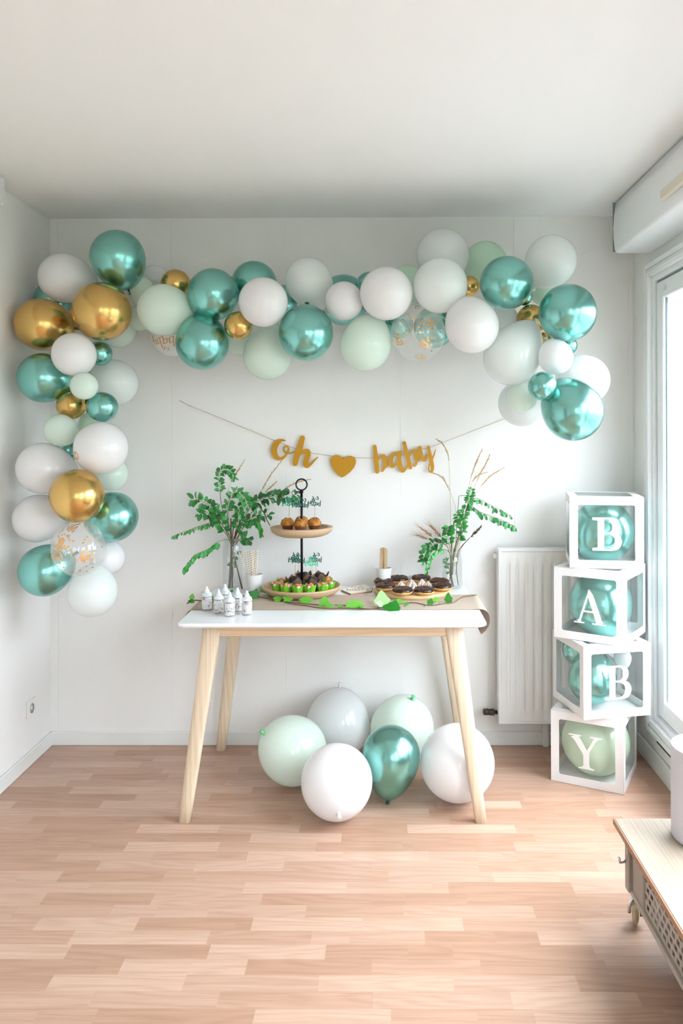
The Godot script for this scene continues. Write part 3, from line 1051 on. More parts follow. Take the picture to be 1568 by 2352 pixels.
func build_garland() -> void:
	# kind, centre, radius, direction of the knot, stretch, label
	var rows := [
		["g", V(0.4378, 2.2137, 0.3858), 0.1135, V(0.2443, -0.9117, -0.3304), 0.25, "green chrome balloon at the very top of the garland corner, above the big gold one"],
		["w", V(0.1868, 2.1387, 0.3319), 0.1054, V(0.9232, -0.1962, -0.3304), 0.35, "white pear-shaped balloon in the upper corner, between the top green chrome balloon and the wall"],
		["g", V(0.0839, 2.0659, 0.1981), 0.0817, V(0, -0.2425, -0.9701), 0.1, "green chrome balloon mostly hidden behind the upper corner white pear-shaped balloon"],
		["o", V(0.1112, 1.932, 0.38), 0.11, V(0.9403, -0.0823, -0.3304), 0.25, "gold chrome balloon almost touching the side wall, second of the upper corner gold pair"],
		["o", V(0.3996, 1.9725, 0.47), 0.1187, V(0, -0.2425, -0.9701), 0.15, "largest gold chrome balloon, in front at the upper corner under the top green one"],
		["w", V(0.3001, 1.7903, 0.5107), 0.0879, V(0, -0.2425, -0.9701), 0.12, "round white balloon directly under the two big gold balloons"],
		["g", V(0.3589, 1.8073, 0.38), 0.0518, V(0, -0.2425, -0.9701), 0.1, "small green chrome balloon peeking out beside the white balloon under the biggest gold one"],
		["m", V(0.376, 1.9322, 0.2), 0.0801, V(-0.1639, 0.9295, -0.3304), 0.2, "mint balloon half hidden behind the lower side of the biggest gold balloon"],
		["m", V(0.5093, 2.0898, 0.2942), 0.0605, V(0, -0.9439, -0.3304), 0.2, "small mint balloon wedged between the biggest gold balloon and the small gold one"],
		["m", V(0.4928, 1.9698, 0.26), 0.052, V(0, 0.9439, -0.3304), 0.2, "small mint balloon hanging below the small mint one beside the biggest gold balloon"],
		["m", V(0.6404, 1.9852, 0.42), 0.1075, V(0.9439, 0, -0.3304), 0.15, "large pale mint balloon below the small gold balloon near the garland corner"],
		["p", V(0.522, 2.1668, 0.14), 0.0643, V(0, -0.2425, -0.9701), 0.1, "very pale balloon against the wall behind the top green one and the small gold one"],
		["o", V(0.662, 2.1146, 0.3), 0.0644, V(0.4719, -0.8174, -0.3304), 0.2, "small gold chrome balloon peeping over the large pale mint balloon"],
		["p", V(0.6211, 1.9086, 0.21), 0.0977, V(0, 0.9439, -0.3304), 0.12, "pearly balloon printed upside down with oh baby, under the large pale mint one"],
		["g", V(0.8491, 2.0508, 0.4175), 0.1064, V(-0.5414, -0.7732, -0.3304), 0.12, "green chrome balloon between the small gold balloons, upper of a touching pair"],
		["g", V(0.804, 1.8434, 0.4225), 0.1097, V(-0.0823, 0.9403, -0.3304), 0.2, "green chrome balloon beside the printed oh baby one, lower of a touching pair"],
		["g", V(0.9966, 2.1214, 0.2659), 0.0995, V(0, -0.2425, -0.9701), 0.1, "green chrome balloon half hidden above the round white balloon over the tiny gold one"],
		["w", V(1.0749, 1.9985, 0.5249), 0.0995, V(0, -0.2425, -0.9701), 0.1, "round white balloon just above the tiny gold balloon"],
		["o", V(0.9632, 1.9117, 0.4651), 0.0581, V(0, -0.2425, -0.9701), 0.1, "tiny gold chrome balloon between the lower green chrome balloon and a white one"],
		["m", V(1.0601, 1.8024, 0.31), 0.1041, V(0.1639, 0.9295, -0.3304), 0.5, "mint pear-shaped balloon hanging lowest, below the tiny gold balloon"],
		["m", V(0.9161, 1.8777, 0.2), 0.0614, V(0, 0.9439, -0.3304), 0.2, "small mint balloon against the wall behind the tiny gold one"],
		["g", V(1.1053, 2.0672, 0.1541), 0.07, V(0, -0.2425, -0.9701), 0.1, "dark green chrome balloon in the gap between two white balloons above the front green one"],
		["q", V(1.2426, 2.1157, 0.36), 0.0993, V(0.4719, -0.8174, -0.3304), 0.4, "white balloon with a mint tail rising above the middle green chrome balloon"],
		["g", V(1.3834, 2.0658, 0.1673), 0.1137, V(0, -0.2425, -0.9701), 0.1, "green chrome balloon showing as a rim behind the smallest white balloon of the garland"],
		["g", V(1.5009, 2.1086, 0.2827), 0.0601, V(0, -0.2425, -0.9701), 0.1, "small green chrome balloon peeking out behind the middle large white balloon"],
		["w", V(1.3988, 2.0125, 0.46), 0.0797, V(0, -0.2425, -0.9701), 0.1, "smallest white balloon, in front in the middle of the garland"],
		["w", V(1.5729, 2.0326, 0.52), 0.1073, V(0, -0.2425, -0.9701), 0.1, "large round white balloon, in front and above the confetti balloon of the top row"],
		["n", V(1.6661, 2.1216, 0.25), 0.0824, V(0, -0.2425, -0.9701), 0.1, "bright mint balloon squeezed between the large white and the palest mint balloons"],
		["g", V(1.2421, 1.877, 0.47), 0.1122, V(0, 0.9439, -0.3304), 0.1, "green chrome balloon standing alone in front at the middle of the lower edge"],
		["m", V(1.4859, 1.8339, 0.42), 0.107, V(0.2443, 0.9117, -0.3304), 0.35, "pale mint pear-shaped balloon beside the clear confetti balloon of the top row"],
		["c", V(1.7052, 1.8821, 0.4211), 0.114, V(0, 0.9439, -0.3304), 0.1, "clear balloon with gold confetti in the top row of the garland"],
		["g", V(1.6309, 1.9493, 0.21), 0.0635, V(0, -0.2425, -0.9701), 0.1, "green chrome balloon visible through the near side of the top confetti balloon"],
		["g", V(1.7875, 1.9371, 0.21), 0.0923, V(0, -0.2425, -0.9701), 0.1, "green chrome balloon seen behind the far side of the top confetti balloon"],
		["w", V(1.9169, 1.8934, 0.548), 0.1076, V(-0.3228, 0.8869, -0.3304), 0.2, "large white balloon beside the top confetti balloon, toward the window"],
		["q", V(1.7919, 2.0655, 0.5089), 0.1109, V(0, -0.2425, -0.9701), 0.1, "palest mint round balloon, in front above the top confetti balloon"],
		["p", V(1.8222, 2.2468, 0.26), 0.1141, V(0, -0.9439, -0.3304), 0.2, "milky white balloon sticking up behind the palest mint round balloon"],
		["n", V(2.0196, 2.228, 0.17), 0.0973, V(0, -0.9439, -0.3304), 0.15, "bright mint balloon rising behind the green chrome balloon near the shutter box"],
		["o", V(1.934, 2.0998, 0.3), 0.0447, V(0, -0.2425, -0.9701), 0.1, "tiny gold chrome balloon tucked behind the palest mint round balloon"],
		["g", V(2.0598, 2.0729, 0.52), 0.1077, V(0, -0.2425, -0.9701), 0.1, "green chrome balloon in front of the bright mint one, upper of the window end"],
		["p", V(2.2662, 2.1889, 0.3953), 0.107, V(-0.4719, -0.8174, -0.3304), 0.15, "white balloon highest at the window end, next to the shutter box"],
		["n", V(2.2613, 2.0784, 0.2747), 0.0597, V(0, -0.2425, -0.9701), 0.1, "small mint balloon showing under the highest white balloon at the window end"],
		["g", V(2.294, 1.9436, 0.57), 0.1141, V(0, -0.2425, -0.9701), 0.1, "large green chrome balloon nearest the window frame, above the small white one"],
		["g", V(2.1605, 2.0487, 0.34), 0.0385, V(0, -0.2425, -0.9701), 0.1, "tiny dark green chrome balloon behind the lower edge of the upper window-end chrome one"],
		["o", V(2.1947, 1.953, 0.3314), 0.0626, V(0.8869, -0.3228, -0.3304), 0.2, "small gold chrome balloon with its knot showing, behind the large green one by the window"],
		["o", V(2.2561, 1.8562, 0.36), 0.042, V(0, -0.2425, -0.9701), 0.1, "gold chrome sliver of a balloon above the small white one by the window"],
		["q", V(2.0849, 1.9675, 0.2986), 0.0569, V(0, -0.2425, -0.9701), 0.1, "small milky balloon between the large white one and the small gold one with a knot"],
		["q", V(2.0858, 1.7758, 0.4734), 0.1153, V(0.5414, 0.7732, -0.3304), 0.7, "biggest pale mint pear-shaped balloon, at the bend toward the window"],
		["w", V(2.2467, 1.766, 0.57), 0.0684, V(-0.3228, 0.8869, -0.3304), 0.15, "small bright white balloon under the large green chrome one by the window"],
		["g", V(2.3235, 1.8257, 0.45), 0.0381, V(0, -0.2425, -0.9701), 0.1, "small green chrome balloon behind the small bright white one by the window"],
		["w", V(2.3931, 1.6833, 0.45), 0.1009, V(-0.8174, 0.4719, -0.3304), 0.3, "large white balloon leaning toward the window frame, behind the lowest green chrome one"],
		["g", V(2.1751, 1.6465, 0.6609), 0.0558, V(0, -0.2425, -0.9701), 0.1, "small shiny green chrome balloon touching the lowest green chrome one"],
		["g", V(2.3058, 1.5515, 0.6091), 0.1174, V(-0.5414, 0.7732, -0.3304), 0.25, "largest green chrome balloon, lowest at the window end of the garland"],
		["p", V(2.1585, 1.5945, 0.2905), 0.1003, V(0.4719, 0.8174, -0.3304), 0.1, "milky balloon covering the window-side end of the banner string"],
		["m", V(2.1326, 1.6104, 0.4481), 0.0626, V(0.4719, 0.8174, -0.3304), 0.1, "small pale mint balloon in front of the milky one near the banner string end"],
		["g", V(0.1333, 1.702, 0.42), 0.1035, V(0.9403, -0.0823, -0.3304), 0.3, "green chrome balloon against the side wall, below the gold pair"],
		["m", V(0.3482, 1.6611, 0.5293), 0.0549, V(0, -0.2425, -0.9701), 0.1, "small mint balloon under the round white one in the side column"],
		["q", V(0.3829, 1.6901, 0.26), 0.1003, V(-0.8174, 0.4719, -0.3304), 0.2, "milky balloon against the wall behind the two small ones of the side column"],
		["o", V(0.2485, 1.587, 0.411), 0.0595, V(0.8869, 0.3228, -0.3304), 0.1, "small gold chrome balloon of the side column, below the wall-side green one"],
		["g", V(0.4027, 1.5773, 0.47), 0.0618, V(-0.9117, 0.2443, -0.3304), 0.15, "small green chrome balloon with a dark knot in the side column"],
		["m", V(0.2259, 1.4826, 0.469), 0.066, V(0.8554, -0.3989, -0.3304), 0.15, "small pale mint balloon under the small gold one of the side column"],
		["n", V(0.312, 1.5031, 0.36), 0.0503, V(-0.3228, 0.8869, -0.3304), 0.15, "bright mint balloon with its knot showing, behind the printed one of the side column"],
		["w", V(0.4123, 1.4094, 0.52), 0.1071, V(0, -0.2425, -0.9701), 0.1, "white balloon with a tan printed swirl at its edge in the side column"],
		["m", V(0.3529, 1.2857, 0.22), 0.0713, V(0, 0.9439, -0.3304), 0.2, "pale mint balloon behind the printed white one and above a green chrome one"],
		["g", V(0.2129, 1.3973, 0.3502), 0.0502, V(0, -0.2425, -0.9701), 0.1, "green chrome balloon wedged between the printed white one and its wall-side neighbour"],
		["w", V(0.1538, 1.3265, 0.4698), 0.1049, V(0.9117, -0.2443, -0.3304), 0.35, "white pear-shaped balloon against the side wall, upper of two beside the single gold one"],
		["w", V(0.1187, 1.1149, 0.44), 0.0986, V(0.9295, 0.1639, -0.3304), 0.4, "white pear-shaped balloon against the side wall, lower of two beside the single gold one"],
		["o", V(0.3461, 1.2215, 0.6), 0.1055, V(0, -0.2425, -0.9701), 0.1, "gold chrome balloon alone in the lower side column, above the confetti one"],
		["g", V(0.4245, 1.1194, 0.42), 0.1056, V(-0.9117, -0.2443, -0.3304), 0.2, "green chrome balloon beside the single gold one of the lower side column"],
		["c", V(0.3524, 1.0094, 0.6), 0.1052, V(0, 0.9439, -0.3304), 0.1, "clear balloon full of gold confetti under the single gold balloon"],
		["g", V(0.1601, 0.9025, 0.47), 0.1043, V(0.8174, 0.4719, -0.3304), 0.25, "green chrome balloon lowest against the side wall, beside the lower confetti balloon"],
		["w", V(0.3831, 0.9386, 0.36), 0.0725, V(-0.6067, 0.723, -0.3304), 0.2, "white balloon half hidden behind the lower confetti balloon"],
		["q", V(0.3592, 0.8124, 0.47), 0.099, V(-0.0823, 0.9403, -0.3304), 0.2, "milky mint balloon hanging lowest in the side column"],
	]
	for q in rows:
		var b := balloon(q[0], q[1], q[2], q[3], q[4], q[5], "balloons of the garland")
		if q[5].begins_with("pearly balloon printed"):
			var m := Mesher.new()
			m.flat()
			var r: float = q[2]
			var onto := func(p: Vector3) -> Vector3: return wrap_on(r, p)
			for s in script_strokes("baby"):
				m.stroke(moved(s, 0.40, V(-0.05, -0.040, 0), PI, 1.0, 0.75), 0.0006, onto, 4)
			for s in script_strokes("oh"):
				m.stroke(moved(s, 0.20, V(-0.036, -0.074, 0), PI, 1.0, 0.7), 0.0006, onto, 4)
			part("printed_lettering", m.done(), M["print_tan"], b, Transform3D(b.basis.inverse() * facing(q[1], V(1.6, 1.7, 3.7)), Vector3.ZERO))
		elif q[5].begins_with("white balloon with a tan printed"):
			var m := Mesher.new()
			m.flat()
			var r: float = q[2]
			var onto := func(p: Vector3) -> Vector3: return wrap_on(r, p)
			var dot := []
			for k in 25:
				dot.append(Vector2(-0.124, -0.038) + Vector2(0.024, 0).rotated(TAU * k / 24.0))
			m.fan(Vector2(-0.124, -0.038), dot, 0.0006, onto)
			m.stroke([V(-0.126, -0.070, 0.010), V(-0.112, -0.086, 0.007), V(-0.094, -0.101, 0.006), V(-0.07, -0.118, 0.005)], 0.0006, onto, 5)
			part("printed_swirl", m.done(), M["print_tan"], b, Transform3D(b.basis.inverse() * facing(q[1], V(1.6, 1.4, 3.7)), Vector3.ZERO))
	# nylon thread that ties the garland to the shutter box
	var t := thing("nylon_thread", "clear nylon thread tying the garland to the shutter box corner", "thread", V(0, 0, 0))
	part("thread_strand", bar([V(2.5636, 2.3036, 0.24), V(2.5249, 2.2979, 0.15), V(2.4839, 2.2953, 0.04)], [0.0007], 6), M["nylon"], t)
	part("thread_end", bar([V(2.4864, 2.2975, 0.03), V(2.4925, 2.2772, 0.03), V(2.5066, 2.2588, 0.03)], [0.0010], 6), M["nylon"], t)


func build_floor_balloons() -> void:
	for q in [
		["m", V(1.1805, 0.1399, 0.4181), 0.1389, V(-0.7337, 0.5869, 0.3424), 0.12, "mint balloon on the floor nearest the table leg by the side wall, knot upward"],
		["p", V(1.3495, 0.1464, 0.1484), 0.1454, V(0.0494, 0.9877, -0.1482), 0.14, "grey-white balloon against the wall, hindmost under the table"],
		["m", V(1.6395, 0.1436, 0.1954), 0.1426, V(0.2794, 0.9315, 0.2329), 0.1, "pale mint balloon against the wall under the table, small green knot on top"],
		["w", V(1.377, 0.1378, 0.7027), 0.1368, V(0.1002, -0.4208, 0.9016), 0.06, "white balloon foremost under the table with its knot facing forward"],
		["g", V(1.5865, 0.1846, 0.575), 0.1144, V(-0.0792, -0.9898, 0.1188), 0.5, "green chrome balloon standing on its knot under the table"],
		["w", V(1.85, 0.1493, 0.5628), 0.1483, V(0.3094, 0.2063, -0.9283), 0.08, "white balloon partly hidden behind the table leg nearest the radiator"],
	]:
		balloon(q[0], q[1], q[2], q[3], q[4], q[5], "balloons on the floor under the table")


# ------------------------------------------------------------------ banner
func script_strokes(word: String) -> Array:
	if word == "oh":
		return [
		[V(-0.0491, 0.0533, 0.0038), V(-0.0633, 0.0556, 0.0109), V(-0.0798, 0.0507, 0.0208), V(-0.0952, 0.0348, 0.0273), V(-0.1029, 0.0102, 0.0284), V(-0.0975, -0.0144, 0.0262), V(-0.0827, -0.0281, 0.0186), V(-0.0663, -0.0293, 0.0131), V(-0.0498, -0.0162, 0.0109), V(-0.0372, 0.0046, 0.0093), V(-0.0349, 0.0199, 0.0082), V(-0.0453, 0.0281, 0.0082), V(-0.0558, 0.0211, 0.0082), V(-0.0563, 0.0074, 0.0082), V(-0.0443, -0.003, 0.0082), V(-0.0252, -0.0042, 0.0077), V(-0.0032, 0.0023, 0.0066)],
		[V(0.0309, 0.0668, 0.0241), V(0.0231, 0.0373, 0.0273), V(0.0121, 0.0017, 0.0284), V(0.0022, -0.0283, 0.0284), V(-0.0039, -0.0524, 0.0262)],
		[V(0.0049, -0.024, 0.0077), V(0.0214, -0.0076, 0.0142), V(0.0395, 0.0033, 0.0197), V(0.0548, 0.0032, 0.023), V(0.0569, -0.0121, 0.0252), V(0.0492, -0.0367, 0.0252), V(0.0459, -0.0585, 0.0241), V(0.0546, -0.0668, 0.0164), V(0.0705, -0.0548, 0.0131), V(0.087, -0.0384, 0.0087), V(0.1029, -0.0242, 0.0044)]]
	return [
		[V(-0.1421, 0.0503, 0.0175), V(-0.1394, 0.0131, 0.0197), V(-0.1357, -0.0252, 0.0219), V(-0.1315, -0.0657, 0.0208)],
		[V(-0.1286, -0.0154, 0.0055), V(-0.1165, 0.0021, 0.012), V(-0.1028, 0.0075, 0.0175), V(-0.0947, -0.0045, 0.0208), V(-0.0936, -0.0253, 0.0208), V(-0.0975, -0.0444, 0.0153), V(-0.1036, -0.0608, 0.0077), V(-0.1101, -0.0657, 0.006), V(-0.1134, -0.0613, 0.0049), V(-0.109, -0.0548, 0.0049), V(-0.0959, -0.0483, 0.0055), V(-0.0811, -0.0395, 0.0066), V(-0.0701, -0.0336, 0.0066)],
		[V(-0.0202, 0.0259, 0.012), V(-0.0372, 0.0205, 0.0142), V(-0.0564, 0.0118, 0.0186), V(-0.0673, -0.009, 0.0208), V(-0.0674, -0.0308, 0.0197), V(-0.0587, -0.0418, 0.0153), V(-0.0456, -0.0336, 0.0109), V(-0.0302, -0.0118, 0.0098), V(-0.0203, 0.0128, 0.0098)],
		[V(-0.0257, 0.0215, 0.0175), V(-0.028, -0.0118, 0.0197), V(-0.0237, -0.0419, 0.0219), V(-0.0161, -0.0605, 0.0186), V(-0.0063, -0.0627, 0.012), V(0.0047, -0.0474, 0.0087), V(0.0157, -0.0267, 0.0077)],
		[V(-0.0043, 0.0674, 0.0175), V(0.0038, 0.0291, 0.0191), V(0.0135, -0.0092, 0.0197), V(0.0238, -0.0475, 0.0186)],
		[V(0.019, 0.0028, 0.0055), V(0.0289, 0.0225, 0.012), V(0.0432, 0.0301, 0.0175), V(0.0519, 0.0169, 0.0197), V(0.054, -0.0066, 0.0186), V(0.0517, -0.0284, 0.0098), V(0.0462, -0.0399, 0.0066), V(0.0397, -0.041, 0.0049), V(0.0375, -0.0355, 0.0049), V(0.0441, -0.03, 0.0049), V(0.0583, -0.0181, 0.0066), V(0.0693, -0.0093, 0.0066)],
		[V(0.0678, 0.0442, 0.0186), V(0.071, 0.0207, 0.0208), V(0.0791, -0.0028, 0.0197), V(0.0911, -0.0116, 0.0153), V(0.1032, 0.0004, 0.0109), V(0.1109, 0.0206, 0.0087)],
		[V(0.1088, 0.0485, 0.0131), V(0.1142, 0.0179, 0.0164), V(0.1228, -0.0204, 0.0186), V(0.1271, -0.0477, 0.0164), V(0.1237, -0.0652, 0.012), V(0.115, -0.0674, 0.0071), V(0.1096, -0.0575, 0.0055), V(0.1129, -0.0368, 0.006), V(0.125, -0.0122, 0.0071), V(0.1349, 0.0123, 0.0066), V(0.1421, 0.0375, 0.0027)]]


func moved(s: Array, k: float, by: Vector3, turn := 0.0, flip := 1.0, thin := 1.0) -> Array:
	var out := []
	for p in s:
		var v := Vector2(p.x * flip, p.y).rotated(turn) * k
		out.append(V(v.x + by.x, v.y + by.y, p.z * k * thin))
	return out


func build_banner() -> void:
	var st := thing("banner_string", "beige twine strung across the wall carrying the gold letters", "string", V(0, 0, 0))
	part("twine", bar([V(0.603, 1.6219, 0.013), V(0.6521, 1.5972, 0.013), V(0.824, 1.5271, 0.013), V(0.9877, 1.4592, 0.013), V(1.0694, 1.4242, 0.013), V(1.1103, 1.4097, 0.013), V(1.1614, 1.3892, 0.013), V(1.2166, 1.3747, 0.013), V(1.3392, 1.356, 0.013), V(1.4087, 1.3517, 0.013), V(1.4578, 1.3495, 0.013), V(1.5211, 1.3494, 0.013), V(1.5661, 1.3533, 0.013), V(1.6355, 1.3633, 0.013), V(1.6703, 1.3714, 0.013), V(1.707, 1.3815, 0.013), V(1.7397, 1.3896, 0.013), V(1.7724, 1.3956, 0.013), V(1.8357, 1.42, 0.013), V(1.9787, 1.4747, 0.013), V(2.1318, 1.5334, 0.013)], [0.0011], 6), M["twine"], st)
	part("knot", turned([[Vector2(0, -0.003), Vector2(0.003, 0), Vector2(0, 0.003)]], 10), M["twine"], st, Transform3D(Basis(), ([V(0.603, 1.6219, 0.013), V(0.6521, 1.5972, 0.013), V(0.824, 1.5271, 0.013), V(0.9877, 1.4592, 0.013), V(1.0694, 1.4242, 0.013), V(1.1103, 1.4097, 0.013), V(1.1614, 1.3892, 0.013), V(1.2166, 1.3747, 0.013), V(1.3392, 1.356, 0.013), V(1.4087, 1.3517, 0.013), V(1.4578, 1.3495, 0.013), V(1.5211, 1.3494, 0.013), V(1.5661, 1.3533, 0.013), V(1.6355, 1.3633, 0.013), V(1.6703, 1.3714, 0.013), V(1.707, 1.3815, 0.013), V(1.7397, 1.3896, 0.013), V(1.7724, 1.3956, 0.013), V(1.8357, 1.42, 0.013), V(1.9787, 1.4747, 0.013), V(2.1318, 1.5334, 0.013)])[1]))
	for w in 2:
		var word: String = ["oh", "baby"][w]
		var at: Vector3 = [V(1.15, 1.3781, 0.016), V(1.6626, 1.3521, 0.016)][w]
		var m := Mesher.new()
		m.flat()
		for s in script_strokes(word):
			m.stroke(s, 0.0016, null, 6)
		var b := thing("banner_word", "gold glitter script word %s hanging on the twine" % word, "banner letters", at, "gold banner pieces")
		part("lettering", m.done(), M["glitter_gold"], b)
	var h := Mesher.new()
	h.flat()
	h.cutout(PackedVector2Array([Vector2(0, 0.0147), Vector2(-0.0054, 0.0268), Vector2(-0.0174, 0.0366), Vector2(-0.0327, 0.0389), Vector2(-0.0481, 0.0334), Vector2(-0.0574, 0.0198), Vector2(-0.0591, 0.0034), Vector2(-0.0537, -0.0158), Vector2(-0.0412, -0.0377), Vector2(-0.0221, -0.0569), Vector2(-0.0057, -0.0689), Vector2(0.0107, -0.0608), Vector2(0.0338, -0.0433), Vector2(0.0519, -0.0215), Vector2(0.0596, -0.0024), Vector2(0.0607, 0.014), Vector2(0.0537, 0.0266), Vector2(0.0395, 0.0332), Vector2(0.023, 0.0332), Vector2(0.0099, 0.0267)]), 0.0016)
	var hb := thing("banner_heart", "gold glitter paper heart hanging between the two words", "heart", V(1.371, 1.3268, 0.016), "gold banner pieces")
	part("heart_card", h.done(), M["glitter_gold"], hb)
	for e in [-0.026, 0.027]:
		part("eyelet", turned([[Vector2(0, 0.0005), Vector2(0.0016, 0.0005), Vector2(0.0018, 0)]], 8), M["cap_plastic"], hb, Transform3D(Basis(V(1, 0, 0), V(0, 0, 1), V(0, -1, 0)), V(e, 0.036, 0.001)))


# ------------------------------------------------------------------ plants
func leaf_mesh(wide: float, fold: float, droop: float) -> ArrayMesh:
	# unit long, root at the origin, tip along +x, face up
	var key := "leaf_%d_%d_%d" % [roundi(wide * 100), roundi(fold * 100), roundi(droop * 100)]
	if cache.has(key):
		return cache[key]
	var m := Mesher.new()
	m.smooth(1)
	var rows := []
	for i in 7:
		var u := i / 6.0
		var hw := wide * pow(sin(PI * pow(u, 0.86)), 0.6) * 0.5 if i > 0 and i < 6 else 0.004
		var y := -droop * u * u
		rows.append([V(u, y + hw * fold, -hw), V(u, y, 0), V(u, y + hw * fold, hw)])
	for i in 6:
		for k in 2:
			m.quad(rows[i][k], rows[i][k + 1], rows[i + 1][k + 1], rows[i + 1][k])
	cache[key] = m.done()
	return cache[key]


func at_path(path: Array, f: float) -> Array:
	var x := clampf(f, 0.0, 0.9999) * (path.size() - 1)
	var i := int(x)
	return [path[i].lerp(path[i + 1], x - i), (path[i + 1] - path[i]).normalized()]


func branch(kind: String, pts: Array, size: float, count: int, tone: String, label: String, group: String) -> void:
	var path := curve(pts, 5)
	if kind == "s":
		var o := thing("bare_twig", label, "twig", pts[0], group)
		part("twig_stem", bar(shifted(path, pts[0]), taper(path.size(), size, size * 0.75), 8), M["stem_brown"] if size > 0.002 else M["stem_green"], o)
		return
	if kind == "g" or kind == "w" or kind == "t":
		var o := thing({"g": "dry_grass", "w": "wheat_ear", "t": "seed_head_stalk"}[kind], label, {"g": "dry grass", "w": "wheat ear", "t": "seed head"}[kind], pts[0], group)
		var from := int(path.size() * (1.0 - size))
		var lp := shifted(path, pts[0])
		part("stalk", bar(lp, taper(path.size(), 0.0011, 0.0006), 6), M["dry_grass"] if kind != "t" else M["stem_brown"], o)
		var head := Mesher.new()
		head.smooth(1)
		var awn := Mesher.new()
		awn.smooth(1)
		var steps := 100 if kind == "g" else 34
		var start := 1.0 - (0.42 if kind == "g" else 0.30)
		if kind == "t":
			start = 0.55
		for i in steps:
			var f := lerpf(start, 0.995, float(i) / steps)
			var pt := at_path(lp, f)
			var d: Vector3 = pt[1]
			var bell := sin(PI * clampf((f - start) / (1.0 - start) * 0.9 + 0.08, 0, 1))
			var out_dir := (d * (2.1 if kind == "g" else 1.3) + V(rng.randfn(), rng.randfn(), rng.randfn()) * 0.55).normalized()
			var ln := (0.011 if kind == "g" else 0.011) * (0.6 + 0.5 * bell)
			var wd := (0.0015 if kind == "g" else 0.0030) * (0.5 + 0.6 * bell)
			head.tube([pt[0], pt[0] + out_dir * ln * 0.5, pt[0] + out_dir * ln], [wd * 0.5, wd, wd * 0.2], 5)
			if kind != "g":
				var al := rng.randf_range(0.018, 0.03) if kind == "w" else 0.006
				awn.tube([pt[0] + out_dir * ln * 0.8, pt[0] + out_dir * (ln + al * 0.5) + d * al * 0.3, pt[0] + out_dir * (ln + al * 0.6) + d * al * 0.8], [0.0004, 0.0003, 0.0002], 4)
		part("seed_head", head.done(), M[{"g": "dry_grass", "w": "wheat", "t": "seed_dark"}[kind]], o)
		if kind != "g":
			part("bristles", awn.done(), M["wheat" if kind == "w" else "seed_dark"], o)
		return
	var br := thing("leafy_branch", label, "branch", pts[0], group)
	var lp := shifted(path, pts[0])
	part("stem", bar(lp, taper(path.size(), 0.0019, 0.0007), 6), M["stem_brown"] if tone in ["b", "d"] else M["stem_green"], br)
	var first := 0.42 if tone != "h" and tone != "x" else 0.40
	if tone == "x":
		first = 0.45
	if tone != "x":
		count = int(count * 1.4)
	for i in count:
		var f := lerpf(first, 1.0, (i + 0.5 * rng.randf()) / count)
		var pt := at_path(lp, f)
		var d: Vector3 = pt[1]
		var side := 1.0 if i % 2 == 0 else -1.0
		var across := d.cross(V(0, 0, 1)).normalized()
		var dir: Vector3
		var up: Vector3
		if tone == "x" or tone == "h":
			# leaves hang in a row beneath the stem
			dir = V(0, -0.75, 0) + d * 0.35 + V(0, 0, 1) * side * 0.5 + V(rng.randfn(), rng.randfn(), rng.randfn()) * 0.16
			up = V(side * 0.4, 0.3, 1.0) + V(rng.randfn(), rng.randfn(), rng.randfn()) * 0.3
		else:
			dir = across * side * 0.9 + d * 0.5 + V(rng.randfn(), rng.randfn() - 0.35, rng.randfn()) * (0.45 if tone != "p" else 0.3)
			up = V(0.2, 0.7, 0.8) + V(rng.randfn(), rng.randfn(), rng.randfn()) * 0.45
		var sz := size * (1.3 if tone == "x" else 1.14) * rng.randf_range(0.72, 1.15) * (0.8 if f > 0.93 else 1.0)
		var lm := leaf_mesh(0.66 if i % 3 else 0.58, 0.22, 0.12 if i % 2 else 0.28)
		var key := "leaf_%s%d" % [tone, 0 if rng.randf() < 0.5 else 1]
		var pet: Vector3 = dir.normalized() * sz * 0.15
		part("leaf", lm, M[key], br, Transform3D(aim(dir, up).scaled_local(Vector3.ONE * sz), pt[0] + pet))


func shifted(path: Array, by: Vector3) -> Array:
	var out := []
	for p in path:
		out.append(p - by)
	return out


